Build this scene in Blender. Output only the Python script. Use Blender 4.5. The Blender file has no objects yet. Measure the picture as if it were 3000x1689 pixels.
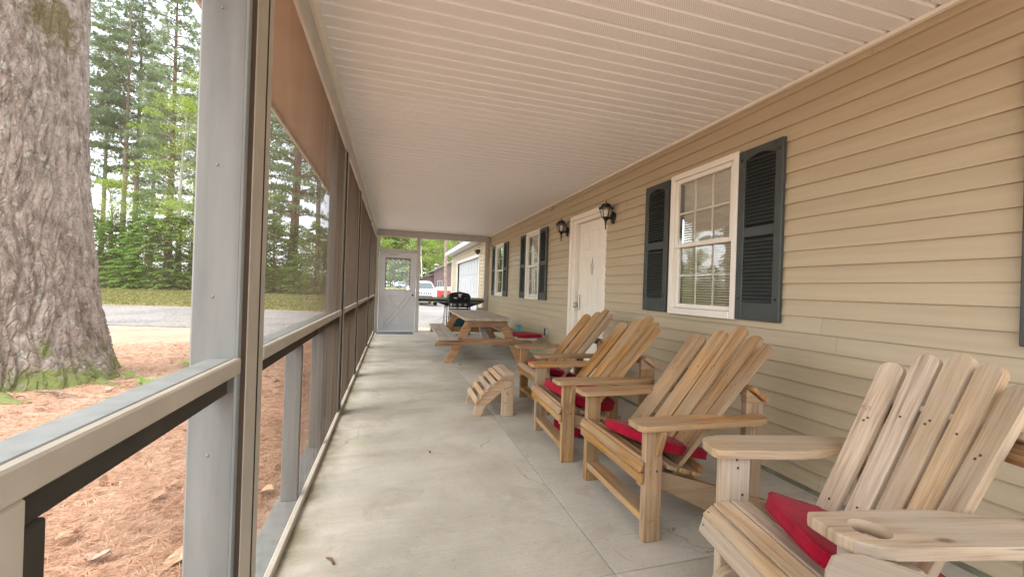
import bpy, bmesh, math, random
import numpy as np
from mathutils import Vector, Matrix
random.seed(7)
RNG = np.random.default_rng(11)
SC = bpy.context.scene
COL = SC.collection
PI = math.pi

# ------------------------------------------------------------------ camera
YAW, PITCH, ROLL, CAMH = 0.28258, 0.002045, 0.032805, 1.15938
_d = Vector((math.sin(YAW)*math.cos(PITCH), math.cos(YAW)*math.cos(PITCH), math.sin(PITCH)))
_r = Vector((math.cos(YAW), -math.sin(YAW), 0)); _u = _r.cross(_d)
R2 = _r*math.cos(ROLL) + _u*math.sin(ROLL); U2 = -_r*math.sin(ROLL) + _u*math.cos(ROLL)
cam = bpy.data.cameras.new('camera'); co = bpy.data.objects.new('camera', cam); COL.objects.link(co)
co.matrix_world = Matrix(((R2.x, U2.x, -_d.x, 0), (R2.y, U2.y, -_d.y, 0), (R2.z, U2.z, -_d.z, CAMH), (0, 0, 0, 1)))
cam.sensor_width = 36; cam.sensor_fit = 'HORIZONTAL'; cam.lens = 36*1200/3000
cam.clip_start = 0.02; cam.clip_end = 2000
SC.camera = co

# ------------------------------------------------------------------ world, sun, exposure
SUN_EL, SUN_AZ = math.radians(60), math.radians(-112)     # azimuth from +Y, clockwise; the sun stands high over the yard
w = bpy.data.worlds.new('World'); SC.world = w; w.use_nodes = True
nt = w.node_tree; bg = nt.nodes['Background']; sky = nt.nodes.new('ShaderNodeTexSky')
sky.sky_type = 'NISHITA'; sky.sun_disc = False; sky.sun_elevation = SUN_EL; sky.sun_rotation = SUN_AZ
sky.air_density = 1.0; sky.dust_density = 2.0; sky.ozone_density = 1.0
veil = nt.nodes.new('ShaderNodeMix'); veil.data_type = 'RGBA'; veil.inputs[0].default_value = .6; veil.inputs[7].default_value = (8.6, 8.8, 9.0, 1)   # even high cloud over the whole sky
nt.links.new(sky.outputs[0], veil.inputs[6]); nt.links.new(veil.outputs[2], bg.inputs[0]); bg.inputs[1].default_value = 0.15
sun = bpy.data.lights.new('sun', 'SUN'); sun.energy = 1.0; sun.angle = math.radians(35); sun.color = (1, 0.97, 0.93)
so = bpy.data.objects.new('sun', sun); COL.objects.link(so)
sd = Vector((math.sin(SUN_AZ)*math.cos(SUN_EL), math.cos(SUN_AZ)*math.cos(SUN_EL), math.sin(SUN_EL)))
so.rotation_euler = sd.to_track_quat('Z', 'Y').to_euler(); so.location = (-8, 4, 12)
SC.view_settings.view_transform = 'Standard'; SC.view_settings.look = 'None'
SC.view_settings.exposure = 2.1; SC.view_settings.gamma = 1
try: SC.view_settings.use_curve_mapping = False
except Exception: pass
SC.render.engine = 'CYCLES'
SC.cycles.use_denoising = True
SC.cycles.max_bounces = 9; SC.cycles.diffuse_bounces = 5; SC.cycles.glossy_bounces = 4
SC.cycles.transparent_max_bounces = 24; SC.cycles.sample_clamp_indirect = 6

# ------------------------------------------------------------------ helpers
def lin(c): c /= 255.0; return c/12.92 if c <= .04045 else ((c+.055)/1.055)**2.4
def S(r, g, b, k=1.0): return (lin(r)*k, lin(g)*k, lin(b)*k, 1)

class NT:
    """tiny node-tree writer"""
    def __init__(self, name):
        self.m = bpy.data.materials.new(name); self.m.use_nodes = True
        self.t = self.m.node_tree; self.b = self.t.nodes['Principled BSDF']; self.out = self.t.nodes['Material Output']
    def n(self, typ, **kw):
        nd = self.t.nodes.new('ShaderNode'+typ)
        for k, v in kw.items():
            if k.startswith('i_'):
                key = k[2:]; key = int(key) if key.isdigit() else key.replace('_', ' ')
                if isinstance(v, bpy.types.NodeSocket): self.t.links.new(v, nd.inputs[key])
                else: nd.inputs[key].default_value = v
            else: setattr(nd, k, v)
        return nd
    def l(self, a, b): self.t.links.new(a, b)
    def ramp(self, fac, stops, interp='LINEAR'):
        r = self.n('ValToRGB'); self.l(fac, r.inputs[0]); cr = r.color_ramp; cr.interpolation = interp
        while len(cr.elements) < len(stops): cr.elements.new(.5)
        for e, (p, c) in zip(cr.elements, stops): e.position = p; e.color = c if len(c) == 4 else (*c, 1)
        return r.outputs[0]
    def mix(self, fac, a, b, blend='MIX'):
        m = self.n('Mix', data_type='RGBA', blend_type=blend)
        for sock, v in ((m.inputs[0], fac), (m.inputs[6], a), (m.inputs[7], b)):
            if isinstance(v, bpy.types.NodeSocket): self.l(v, sock)
            else: sock.default_value = v
        return m.outputs[2]
    def math(self, op, a, b=0.0, clamp=False):
        m = self.n('Math', operation=op, use_clamp=clamp)
        for sock, v in ((m.inputs[0], a), (m.inputs[1], b)):
            if isinstance(v, bpy.types.NodeSocket): self.l(v, sock)
            else: sock.default_value = v
        return m.outputs[0]
    def coords(self, kind='Object', scale=(1, 1, 1), rnd=0.0):
        tc = self.n('TexCoord'); v = tc.outputs[kind]
        if rnd:
            oi = self.n('ObjectInfo'); k = self.math('MULTIPLY', oi.outputs['Random'], rnd)
            va = self.n('VectorMath', operation='ADD'); self.l(v, va.inputs[0]); self.l(k, va.inputs[1]); v = va.outputs[0]
        mp = self.n('VectorMath', operation='MULTIPLY'); self.l(v, mp.inputs[0]); mp.inputs[1].default_value = scale
        return mp.outputs[0]
    def noise(self, vec, scale=5, detail=4, rough=.55, dist=0):
        n = self.n('TexNoise'); self.l(vec, n.inputs['Vector']); n.inputs['Scale'].default_value = scale
        n.inputs['Detail'].default_value = detail; n.inputs['Roughness'].default_value = rough; n.inputs['Distortion'].default_value = dist
        return n.outputs['Fac']
    def bump(self, h, strength=.3, dist=.01):
        b = self.n('Bump'); b.inputs['Strength'].default_value = strength; b.inputs['Distance'].default_value = dist
        self.l(h, b.inputs['Height']); self.l(b.outputs[0], self.b.inputs['Normal']); return b
    def set(self, col=None, rough=None, metal=None, spec=None):
        for k, v in (('Base Color', col), ('Roughness', rough), ('Metallic', metal), ('Specular IOR Level', spec)):
            if v is None: continue
            if isinstance(v, bpy.types.NodeSocket): self.l(v, self.b.inputs[k])
            else: self.b.inputs[k].default_value = v
        return self.m

def plain(name, col, rough=.5, metal=0.0, var=.12, scale=6, bump=0.0, bscale=60, spec=.4):
    t = NT(name); v = t.coords('Object', rnd=20); n = t.noise(v, scale, 5)
    a = tuple(c*(1-var) for c in col[:3])+(1,); b = tuple(min(1, c*(1+var)) for c in col[:3])+(1,)
    t.set(t.ramp(n, ((.3, a), (.7, b))), rough, metal, spec)
    if bump: t.bump(t.noise(v, bscale, 3), bump, .004)
    return t.m

def wood(name, light, mid, dark, rough=.75, knot=True, grey=None):
    t = NT(name); tc = t.n('TexCoord'); oi = t.n('ObjectInfo')
    off = t.n('CombineXYZ'); t.l(t.math('MULTIPLY', oi.outputs['Random'], 37.0), off.inputs[0]); t.l(t.math('MULTIPLY', oi.outputs['Random'], 61.0), off.inputs[1])
    va = t.n('VectorMath', operation='ADD'); t.l(tc.outputs['UV'], va.inputs[0]); t.l(off.outputs[0], va.inputs[1]); v = va.outputs[0]
    def sc(x, y): m = t.n('VectorMath', operation='MULTIPLY'); t.l(v, m.inputs[0]); m.inputs[1].default_value = (x, y, 1); return m.outputs[0]
    g1 = t.noise(sc(1.1, 16), 1.6, 4, .55, .35); g2 = t.noise(sc(5, 170), 1.5, 4, .65); big = t.noise(v, 2.6, 4); g3 = t.noise(sc(2.2, 55), 1.4, 3, .6, .5)
    f = t.math('ADD', t.math('MULTIPLY', g1, .42), t.math('ADD', t.math('MULTIPLY', g3, .34), t.math('MULTIPLY', g2, .24)))
    col = t.ramp(f, ((.36, dark), (.5, mid), (.64, light)))
    hs = t.n('HueSaturation'); t.l(col, hs.inputs['Color'])
    t.l(t.math('ADD', t.math('MULTIPLY', oi.outputs['Random'], .32), .84), hs.inputs['Value'])
    rr = t.math('FRACT', t.math('MULTIPLY', oi.outputs['Random'], 17.3)); t.l(t.math('ADD', t.math('MULTIPLY', rr, .4), .75), hs.inputs['Saturation']); col = hs.outputs[0]
    if grey: col = t.mix(t.ramp(big, ((.40, (0, 0, 0, 1)), (.66, (.7, .7, .7, 1)))), col, grey)
    if knot:
        vo = t.n('TexVoronoi', feature='F1'); t.l(sc(3.0, 6.5), vo.inputs['Vector']); vo.inputs['Scale'].default_value = 1.0
        kk = t.ramp(vo.outputs['Distance'], ((.03, (1, 1, 1, 1)), (.09, (0, 0, 0, 1)))); col = t.mix(t.math('MULTIPLY', kk, .7), col, tuple(c*.4 for c in dark[:3])+(1,))
    # checks: thin dark splits along the grain
    ck = t.ramp(t.noise(sc(1.6, 60), 1.0, 2, .5), ((.27, (1, 1, 1, 1)), (.30, (0, 0, 0, 1)))); col = t.mix(t.math('MULTIPLY', ck, .5), col, tuple(c*.5 for c in dark[:3])+(1,))
    t.set(col, rough, 0, .25); t.bump(t.math('ADD', t.math('MULTIPLY', g2, .6), t.math('MULTIPLY', g3, .5)), .3, .003)
    return t.m

def link(name, me, mat, parent=None):
    o = bpy.data.objects.new(name, me); COL.objects.link(o)
    if mat and not me.materials: me.materials.append(mat)
    if parent: o.parent = parent
    return o
def tag(o, label=None, cat=None, group=None, kind=None):
    for k, v in (('label', label), ('category', cat), ('group', group), ('kind', kind)):
        if v: o[k] = v
    return o
def thing(name, label, cat, loc=(0, 0, 0), rz=0, group=None):
    o = bpy.data.objects.new(name, None); COL.objects.link(o); o.location = loc; o.rotation_euler[2] = rz; o.empty_display_size = .2
    return tag(o, label, cat, group)
def copy_tree(o, parent=None):
    c = o.copy(); COL.objects.link(c); c.parent = parent
    for ch in list(o.children): copy_tree(ch, c)
    return c

def finish(bm, name, bevel=0.0, seg=1, smooth=False, xf=None):
    """bevel, give board UVs (metres, local u = length), then move into place"""
    if bevel: bmesh.ops.bevel(bm, geom=list(bm.edges), offset=bevel, segments=seg, profile=.6, affect='EDGES')
    bmesh.ops.recalc_face_normals(bm, faces=list(bm.faces))
    uv = bm.loops.layers.uv.new('UVMap')
    for f in bm.faces:
        n = f.normal; a = (abs(n.x), abs(n.y), abs(n.z)); k = a.index(max(a)); f.smooth = smooth
        for lp in f.loops:
            c = lp.vert.co
            lp[uv].uv = (c.x, c.y) if k == 2 else ((c.x, c.z+.37) if k == 1 else (c.z*.3, c.y))
    me = bpy.data.meshes.new(name)
    if xf: bm.transform(xf)
    bm.to_mesh(me); bm.free(); return me
def frame(O, U, V):
    U = Vector(U).normalized(); V = Vector(V); V = (V-U*V.dot(U)).normalized(); N = U.cross(V)
    m = Matrix((U, V, N)).transposed().to_4x4(); m.translation = Vector(O); return m
def poly_bm(pts, t):
    bm = bmesh.new(); lo = [bm.verts.new((x, y, 0)) for x, y in pts]; hi = [bm.verts.new((x, y, t)) for x, y in pts]
    bm.faces.new(lo[::-1]); bm.faces.new(hi); n = len(pts)
    for i in range(n): bm.faces.new((lo[i], lo[(i+1) % n], hi[(i+1) % n], hi[i]))
    return bm
def slab(name, pts, O, U, V, t, mat, parent=None, bevel=.003, seg=1):
    """outline (length,width) in the U,V plane, extruded by t along UxV"""
    return link(name, finish(poly_bm(pts, t), name, bevel, seg, xf=frame(O, U, V)), mat, parent)
def board(name, A, B, wdir, w, t, mat, parent=None, bevel=.003):
    """plank from A to B (centre line), width w along wdir, thickness t, both centred"""
    A, B = Vector(A), Vector(B); L = (B-A).length; m = frame(A, B-A, wdir)
    bm = poly_bm([(0, -w/2), (L, -w/2), (L, w/2), (0, w/2)], t); bmesh.ops.translate(bm, verts=bm.verts, vec=(0, 0, -t/2))
    return link(name, finish(bm, name, bevel, xf=m), mat, parent)
def box(name, x0, x1, y0, y1, z0, z1, mat, parent=None, bevel=.002, grain=None):
    """axis box; grain = axis letter of the length"""
    d = {'x': x1-x0, 'y': y1-y0, 'z': z1-z0}; g = grain or max(d, key=d.get)
    oth = [a for a in 'xyz' if a != g]; wd = max(oth, key=lambda a: d[a]); th = [a for a in oth if a != wd][0]
    ax = {'x': Vector((1, 0, 0)), 'y': Vector((0, 1, 0)), 'z': Vector((0, 0, 1))}; c = Vector(((x0+x1)/2, (y0+y1)/2, (z0+z1)/2))
    return board(name, c-ax[g]*d[g]/2, c+ax[g]*d[g]/2, ax[wd], d[wd], d[th], mat, parent, bevel)
def prism(name, prof, y0, y1, mat, parent=None, close=False):
    """profile of (x,z) run along Y (open strip)"""
    vs = [(x, y0, z) for x, z in prof]+[(x, y1, z) for x, z in prof]; n = len(prof)
    fs = [(i, i+1, n+i+1, n+i) for i in range(n-1)]
    if close: fs += [(n-1, 0, n, 2*n-1), tuple(range(n))[::-1], tuple(range(n, 2*n))]
    me = bpy.data.meshes.new(name); me.from_pydata(vs, [], fs); me.update()
    bm = bmesh.new(); bm.from_mesh(me); bmesh.ops.recalc_face_normals(bm, faces=bm.faces); bm.to_mesh(me); bm.free()
    return link(name, me, mat, parent)
def tube(name, pts, rad, mat, parent=None, n=8, cap=True):
    pts = [Vector(p) for p in pts]; rad = rad if hasattr(rad, '__len__') else [rad]*len(pts); vs = []; fs = []
    up = Vector((0, 0, 1))
    for i, p in enumerate(pts):
        d = (pts[min(i+1, len(pts)-1)]-pts[max(i-1, 0)]).normalized()
        a = d.cross(up if abs(d.z) < .9 else Vector((1, 0, 0))).normalized(); b = d.cross(a)
        for k in range(n): th = 2*PI*k/n; vs.append(p+(a*math.cos(th)+b*math.sin(th))*rad[i])
    for i in range(len(pts)-1):
        for k in range(n): fs.append((i*n+k, i*n+(k+1) % n, (i+1)*n+(k+1) % n, (i+1)*n+k))
    if cap: fs += [tuple(range(n))[::-1], tuple(range((len(pts)-1)*n, len(pts)*n))]
    me = bpy.data.meshes.new(name); me.from_pydata([tuple(v) for v in vs], [], fs); me.update()
    for p in me.polygons: p.use_smooth = len(p.vertices) == 4
    bm = bmesh.new(); bm.from_mesh(me); bmesh.ops.recalc_face_normals(bm, faces=bm.faces); bm.to_mesh(me); bm.free()
    return link(name, me, mat, parent)
def lathe(name, prof, mat, parent=None, n=24, loc=(0, 0, 0), axis='z', smooth=True):
    """(r,h) profile turned about an axis"""
    vs = []; fs = []
    for r, h in prof:
        for k in range(n):
            th = 2*PI*k/n; a, b = r*math.cos(th), r*math.sin(th)
            vs.append({'z': (a, b, h), 'x': (h, a, b), 'y': (a, h, b)}[axis])
    for i in range(len(prof)-1):
        for k in range(n): fs.append((i*n+k, i*n+(k+1) % n, (i+1)*n+(k+1) % n, (i+1)*n+k))
    fs += [tuple(range(n))[::-1], tuple(range((len(prof)-1)*n, len(prof)*n))]
    vs = [(x+loc[0], y+loc[1], z+loc[2]) for x, y, z in vs]
    me = bpy.data.meshes.new(name); me.from_pydata(vs, [], fs); me.update()
    bm = bmesh.new(); bm.from_mesh(me); bmesh.ops.remove_doubles(bm, verts=bm.verts, dist=1e-6); bmesh.ops.recalc_face_normals(bm, faces=bm.faces)
    for f in bm.faces: f.smooth = smooth and len(f.verts) <= 4
    bm.to_mesh(me); bm.free()
    return link(name, me, mat, parent)
def quadmesh(name, V, F, mat, parent=None, smooth=False):
    me = bpy.data.meshes.new(name); V = np.asarray(V, np.float32); F = np.asarray(F, np.int32); k = F.shape[1]
    me.vertices.add(len(V)); me.vertices.foreach_set('co', V.ravel())
    me.loops.add(F.size); me.loops.foreach_set('vertex_index', F.ravel())
    me.polygons.add(len(F)); me.polygons.foreach_set('loop_start', np.arange(0, F.size, k, dtype=np.int32))
    me.polygons.foreach_set('loop_total', np.full(len(F), k, np.int32))
    if smooth: me.polygons.foreach_set('use_smooth', np.ones(len(F), bool))
    me.update(calc_edges=True); me.validate()
    return link(name, me, mat, parent)

# ------------------------------------------------------------------ materials
M = {}
M['cedar'] = wood('cedar_chair_wood', S(186, 150, 104), S(160, 122, 80), S(112, 78, 48), grey=S(158, 140, 112))
M['pale_pine'] = wood('weathered_pale_pine', S(198, 178, 150), S(174, 150, 120), S(128, 103, 78), grey=S(172, 160, 142))
M['table_wood'] = wood('picnic_table_wood', S(196, 156, 108), S(168, 122, 76), S(122, 82, 46))
M['table_top'] = wood('grey_weathered_plank', S(190, 178, 160), S(168, 153, 132), S(128, 112, 92), grey=S(174, 168, 156))
M['rest_wood'] = wood('footrest_wood', S(204, 176, 142), S(180, 148, 112), S(142, 108, 78), grey=S(184, 166, 142))

def siding_mat():
    t = NT('tan_vinyl_siding'); v = t.coords('Object'); oi = t.n('ObjectInfo')
    st = t.n('VectorMath', operation='MULTIPLY'); t.l(v, st.inputs[0]); st.inputs[1].default_value = (3, .35, 9)
    n = t.noise(st.outputs[0], 3, 4)
    c = t.ramp(n, ((.3, S(172, 156, 128)), (.7, S(182, 166, 137))))
    hs = t.n('HueSaturation'); t.l(c, hs.inputs['Color']); t.l(t.math('ADD', t.math('MULTIPLY', oi.outputs['Random'], .08), .96), hs.inputs['Value'])
    gr = t.n('VectorMath', operation='MULTIPLY'); t.l(v, gr.inputs[0]); gr.inputs[1].default_value = (1, 4, 130)
    wob = t.n('VectorMath', operation='MULTIPLY'); t.l(v, wob.inputs[0]); wob.inputs[1].default_value = (1, .9, 3)
    h = t.math('ADD', t.math('MULTIPLY', t.noise(gr.outputs[0], 2, 3), .08), t.noise(wob.outputs[0], 1.3, 2))
    t.set(hs.outputs[0], .42, 0, .35); t.bump(h, .12, .02); return t.m
M['siding'] = siding_mat()

def soffit_mat():
    t = NT('perforated_cream_soffit'); v = t.coords('Object'); sx = t.n('SeparateXYZ'); t.l(v, sx.inputs[0])
    fx = t.math('SUBTRACT', t.math('FRACT', t.math('MULTIPLY', sx.outputs[0], 1/.0125)), .5)
    row = t.math('FLOOR', t.math('MULTIPLY', sx.outputs[1], 1/.00847))
    fx = t.math('SUBTRACT', t.math('FRACT', t.math('ADD', t.math('MULTIPLY', sx.outputs[0], 1/.0125), t.math('MULTIPLY', row, .5))), .5)
    fy = t.math('SUBTRACT', t.math('FRACT', t.math('MULTIPLY', sx.outputs[1], 1/.00847)), .5)
    d = t.math('ADD', t.math('POWER', fx, 2), t.math('MULTIPLY', t.math('POWER', fy, 2), .46))
    hole = t.math('LESS_THAN', d, .034)
    ym = t.math('FRACT', t.math('MULTIPLY', sx.outputs[1], 1/.1016))        # holes only on the flat of each 4 in bead
    band = t.math('MULTIPLY', t.math('GREATER_THAN', ym, .26), t.math('LESS_THAN', ym, .96))
    f = t.math('MULTIPLY', hole, band)
    n = t.noise(v, 1.2, 4); c = t.ramp(n, ((.3, S(232, 233, 233)), (.7, S(239, 240, 240))))
    t.set(t.mix(f, c, S(184, 178, 170)), .5, 0, .3); return t.m
M['soffit'] = soffit_mat()

def concrete_mat():
    t = NT('broomed_concrete'); v = t.coords('Object', rnd=3)
    a = t.noise(v, 1.1, 5, .6); b = t.noise(v, 140, 3, .7)
    br = t.n('VectorMath', operation='MULTIPLY'); t.l(v, br.inputs[0]); br.inputs[1].default_value = (2, 90, 2); s = t.noise(br.outputs[0], 2, 3, .6)
    c = t.ramp(a, ((.3, S(168, 162, 148)), (.5, S(188, 182, 168)), (.7, S(202, 197, 184))))
    c = t.mix(t.math('MULTIPLY', b, .4), c, S(128, 118, 102), 'MULTIPLY')
    sp = t.noise(v, 55, 2, .5); c = t.mix(t.ramp(sp, ((.64, (0, 0, 0, 1)), (.76, (.5, .5, .5, 1)))), c, S(132, 122, 104))
    bl = t.noise(v, 3.4, 5, .7, .6); c = t.mix(t.ramp(bl, ((.52, (0, 0, 0, 1)), (.72, (.55, .55, .55, 1)))), c, S(146, 136, 114))
    s2 = t.noise(br.outputs[0], 1.2, 4, .7); c = t.mix(t.ramp(s2, ((.5, (0, 0, 0, 1)), (.7, (.3, .3, .3, 1)))), c, S(148, 138, 118))
    pt2 = t.noise(v, 320, 2, .6); c = t.mix(t.ramp(pt2, ((.66, (0, 0, 0, 1)), (.72, (.55, .55, .55, 1)))), c, S(96, 88, 74))
    # hairline cracks
    cv = t.n('TexVoronoi', feature='DISTANCE_TO_EDGE'); wv_ = t.n('VectorMath', operation='ADD'); nz = t.n('TexNoise'); t.l(v, nz.inputs['Vector']); nz.inputs['Scale'].default_value = 2.2; nz.inputs['Detail'].default_value = 5
    t.l(v, wv_.inputs[0]); t.l(nz.outputs['Color'], wv_.inputs[1]); t.l(wv_.outputs[0], cv.inputs['Vector']); cv.inputs['Scale'].default_value = .55
    crk = t.math('MULTIPLY', t.ramp(cv.outputs['Distance'], ((.0008, (1, 1, 1, 1)), (.0022, (0, 0, 0, 1)))), t.ramp(t.noise(v, 1.4, 2), ((.5, (0, 0, 0, 1)), (.56, (.6, .6, .6, 1))))); c = t.mix(crk, c, S(92, 84, 70))
    # soft shadow bands painted into the colour, running in from the screened edge
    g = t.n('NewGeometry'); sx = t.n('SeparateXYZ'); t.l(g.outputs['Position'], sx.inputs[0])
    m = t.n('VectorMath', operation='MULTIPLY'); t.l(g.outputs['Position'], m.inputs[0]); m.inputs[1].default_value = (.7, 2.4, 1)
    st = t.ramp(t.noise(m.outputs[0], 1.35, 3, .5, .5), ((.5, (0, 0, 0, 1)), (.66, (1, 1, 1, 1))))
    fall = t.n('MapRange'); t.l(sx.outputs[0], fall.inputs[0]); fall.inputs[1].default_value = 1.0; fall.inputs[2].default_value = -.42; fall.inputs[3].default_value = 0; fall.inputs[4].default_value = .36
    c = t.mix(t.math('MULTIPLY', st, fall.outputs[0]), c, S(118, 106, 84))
    # dirt and a little algae right at the screen sill
    ed = t.n('MapRange'); t.l(sx.outputs[0], ed.inputs[0]); ed.inputs[1].default_value = -.26; ed.inputs[2].default_value = -.42; ed.inputs[3].default_value = 0; ed.inputs[4].default_value = .8
    dn = t.ramp(t.noise(g.outputs['Position'], 4, 5, .65), ((.42, (0, 0, 0, 1)), (.62, (1, 1, 1, 1))))
    c = t.mix(t.math('MULTIPLY', dn, ed.outputs[0]), c, S(104, 98, 66))
    al = t.ramp(t.noise(g.outputs['Position'], 2.1, 4, .6), ((.62, (0, 0, 0, 1)), (.72, (.5, .5, .5, 1))))
    al2 = t.n('MapRange'); t.l(sx.outputs[0], al2.inputs[0]); al2.inputs[1].default_value = .25; al2.inputs[2].default_value = -.35; al2.inputs[3].default_value = 0; al2.inputs[4].default_value = 1
    c = t.mix(t.math('MULTIPLY', al, al2.outputs[0]), c, S(158, 158, 96))
    t.set(c, .9, 0, .2); t.bump(t.math('ADD', t.math('MULTIPLY', b, .6), t.math('MULTIPLY', s, .5)), .35, .004); return t.m
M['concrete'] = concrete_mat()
def post_mat():
    t = NT('pale_blue_grey_wrap'); v = t.coords('Object', (1, 1, .12)); n = t.noise(v, 14, 5, .6); f = t.noise(t.coords('Object', (1, 1, .3)), 160, 2)
    c = t.ramp(n, ((.28, S(126, 132, 130)), (.5, S(142, 146, 143)), (.72, S(154, 158, 155))))
    c = t.mix(t.ramp(t.noise(t.coords('Object'), 30, 2), ((.72, (0, 0, 0, 1)), (.78, (.5, .5, .5, 1)))), c, S(150, 150, 146))
    t.set(c, .55, 0, .3); t.bump(f, .1, .002); return t.m
M['post'] = post_mat()
M['trim_tan'] = plain('tan_aluminium_trim', S(170, 161, 145), .5, 0, .1, 8, .05, 90)
M['trim_dark'] = plain('dark_rail_backing', S(58, 60, 54), .8, 0, .25, 12)
M['gap_dark'] = plain('black_spline', S(14, 14, 14), .8)
M['white_trim'] = plain('cream_white_trim', S(226, 220, 206), .45, 0, .04, 5)
M['fascia'] = plain('pale_grey_fascia', S(184, 180, 173), .5, 0, .07, 5)
M['shutter'] = plain('charcoal_shutter', S(62, 66, 63), .42, 0, .15, 9, .12, 40)
M['black'] = plain('black_enamel', S(26, 26, 27), .35, 0, .15, 20)
M['black_rough'] = plain('black_painted_steel', S(34, 36, 36), .55, 0, .2, 20)
M['chrome'] = plain('brushed_nickel', S(190, 184, 172), .3, .9, .08)
M['door_white'] = plain('cream_painted_door', S(226, 218, 202), .4, 0, .03, 4)
M['far_door'] = plain('grey_white_storm_door', S(198, 198, 196), .45, 0, .05, 4)
M['mat_blue'] = plain('slate_blue_doormat', S(84, 92, 104), .95, 0, .25, 60, .4, 200)
M['room'] = plain('dim_room_wall', S(150, 112, 92), .9)
M['curtain'] = plain('rust_curtain', S(150, 88, 66), .9)
M['blind'] = plain('cream_blind_slat', S(238, 228, 212), .5)
M['teal'] = plain('teal_plastic', S(84, 200, 216), .3, 0, .08)
M['cush_dark'] = plain('black_piping', S(54, 10, 18), .8)
def fabric_mat():
    t = NT('crimson_cushion_fabric'); v = t.coords('Object'); a = t.noise(v, 9, 4)
    s = t.n('VectorMath', operation='MULTIPLY'); t.l(v, s.inputs[0]); s.inputs[1].default_value = (60, 420, 60); b = t.noise(s.outputs[0], 1, 3, .7)
    c = t.ramp(t.math('ADD', t.math('MULTIPLY', a, .4), t.math('MULTIPLY', b, .6)), ((.32, S(100, 5, 22)), (.5, S(152, 10, 38)), (.68, S(176, 20, 52))))
    t.set(c, .9, 0, .15); t.bump(b, .5, .003); t.b.inputs['Sheen Weight'].default_value = .08; return t.m
M['fabric'] = fabric_mat()
def glass_mat(name, f0=.08, tint=(1, 1, 1, 1)):
    """thin sheet: Schlick reflection, the same from both sides"""
    t = NT(name); g = t.n('NewGeometry'); d = t.n('VectorMath', operation='DOT_PRODUCT'); t.l(g.outputs['Incoming'], d.inputs[0]); t.l(g.outputs['Normal'], d.inputs[1])
    k = t.math('POWER', t.math('SUBTRACT', 1.0, t.math('ABSOLUTE', d.outputs['Value']), True), 5.0); F = t.math('ADD', t.math('MULTIPLY', k, 1-f0), f0, True)
    tr = t.n('BsdfTransparent'); tr.inputs[0].default_value = tint; gl = t.n('BsdfGlossy'); gl.inputs['Roughness'].default_value = .01
    mx = t.n('MixShader'); t.l(F, mx.inputs[0]); t.l(tr.outputs[0], mx.inputs[1]); t.l(gl.outputs[0], mx.inputs[2])
    t.l(mx.outputs[0], t.out.inputs[0]); t.t.nodes.remove(t.b); return t.m
M['glass'] = glass_mat('window_glass', .2, (.92, .94, .92, 1))
M['lamp_glass'] = glass_mat('lantern_glass', .08, (.94, .95, .93, 1))
def screen_mat():
    """insect mesh: open area shrinks with the slant at which a ray meets the wires, for every ray alike"""
    t = NT('charcoal_insect_mesh'); g = t.n('NewGeometry'); d = t.n('VectorMath', operation='DOT_PRODUCT')
    t.l(g.outputs['Incoming'], d.inputs[0]); t.l(g.outputs['True Normal'], d.inputs[1])
    cs = t.math('MAXIMUM', t.math('ABSOLUTE', d.outputs['Value']), .02); a = .12
    T = t.math('MULTIPLY', t.math('SUBTRACT', 1.0, t.math('DIVIDE', a, cs), True), 1-a)
    tr = t.n('BsdfTransparent'); df = t.n('BsdfDiffuse'); tl = t.n('BsdfTranslucent')
    n = t.noise(t.coords('Object', (1, 3, .25)), 5, 5, .65); c = t.ramp(n, ((.3, S(78, 68, 57)), (.7, S(106, 95, 82))))
    t.l(c, df.inputs[0]); t.l(c, tl.inputs[0]); m0 = t.n('MixShader'); m0.inputs[0].default_value = .35; t.l(df.outputs[0], m0.inputs[1]); t.l(tl.outputs[0], m0.inputs[2])
    mx = t.n('MixShader'); t.l(T, mx.inputs[0]); t.l(m0.outputs[0], mx.inputs[1]); t.l(tr.outputs[0], mx.inputs[2]); t.l(mx.outputs[0], t.out.inputs[0])
    t.t.nodes.remove(t.b); return t.m
M['screen'] = screen_mat()
# ================================================================== layout
W, XS, HC, YE, YB = 2.45, -.42, 2.546, 10.725, -.85
CY, SY = math.cos(YAW), math.sin(YAW)
def cw(s, t): return (s*CY+t*SY, -s*SY+t*CY)                      # yard axes: s along the drive, t away from the porch corner
def st(x, y): return (x*CY-y*SY, x*SY+y*CY)
def sms(a, b, x): x = min(1, max(0, (x-a)/(b-a))); return x*x*(3-2*x)
def gz(x, y):
    s, t = st(x, y); k = sms(-13, -4, s)
    left = -.2+.32*sms(17, 38, t)+.004*max(0, t-38); right = -.2-.03*sms(16, 30, t)+.0042*max(0, t-32)
    return left*(1-k)+right*k+.02*math.sin(x*.9+1.3)*math.sin(y*.7)
def rebase(root, loc):
    loc = Vector(loc); root.location = loc
    for c in root.children: c.location = c.location-loc
    return root

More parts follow.
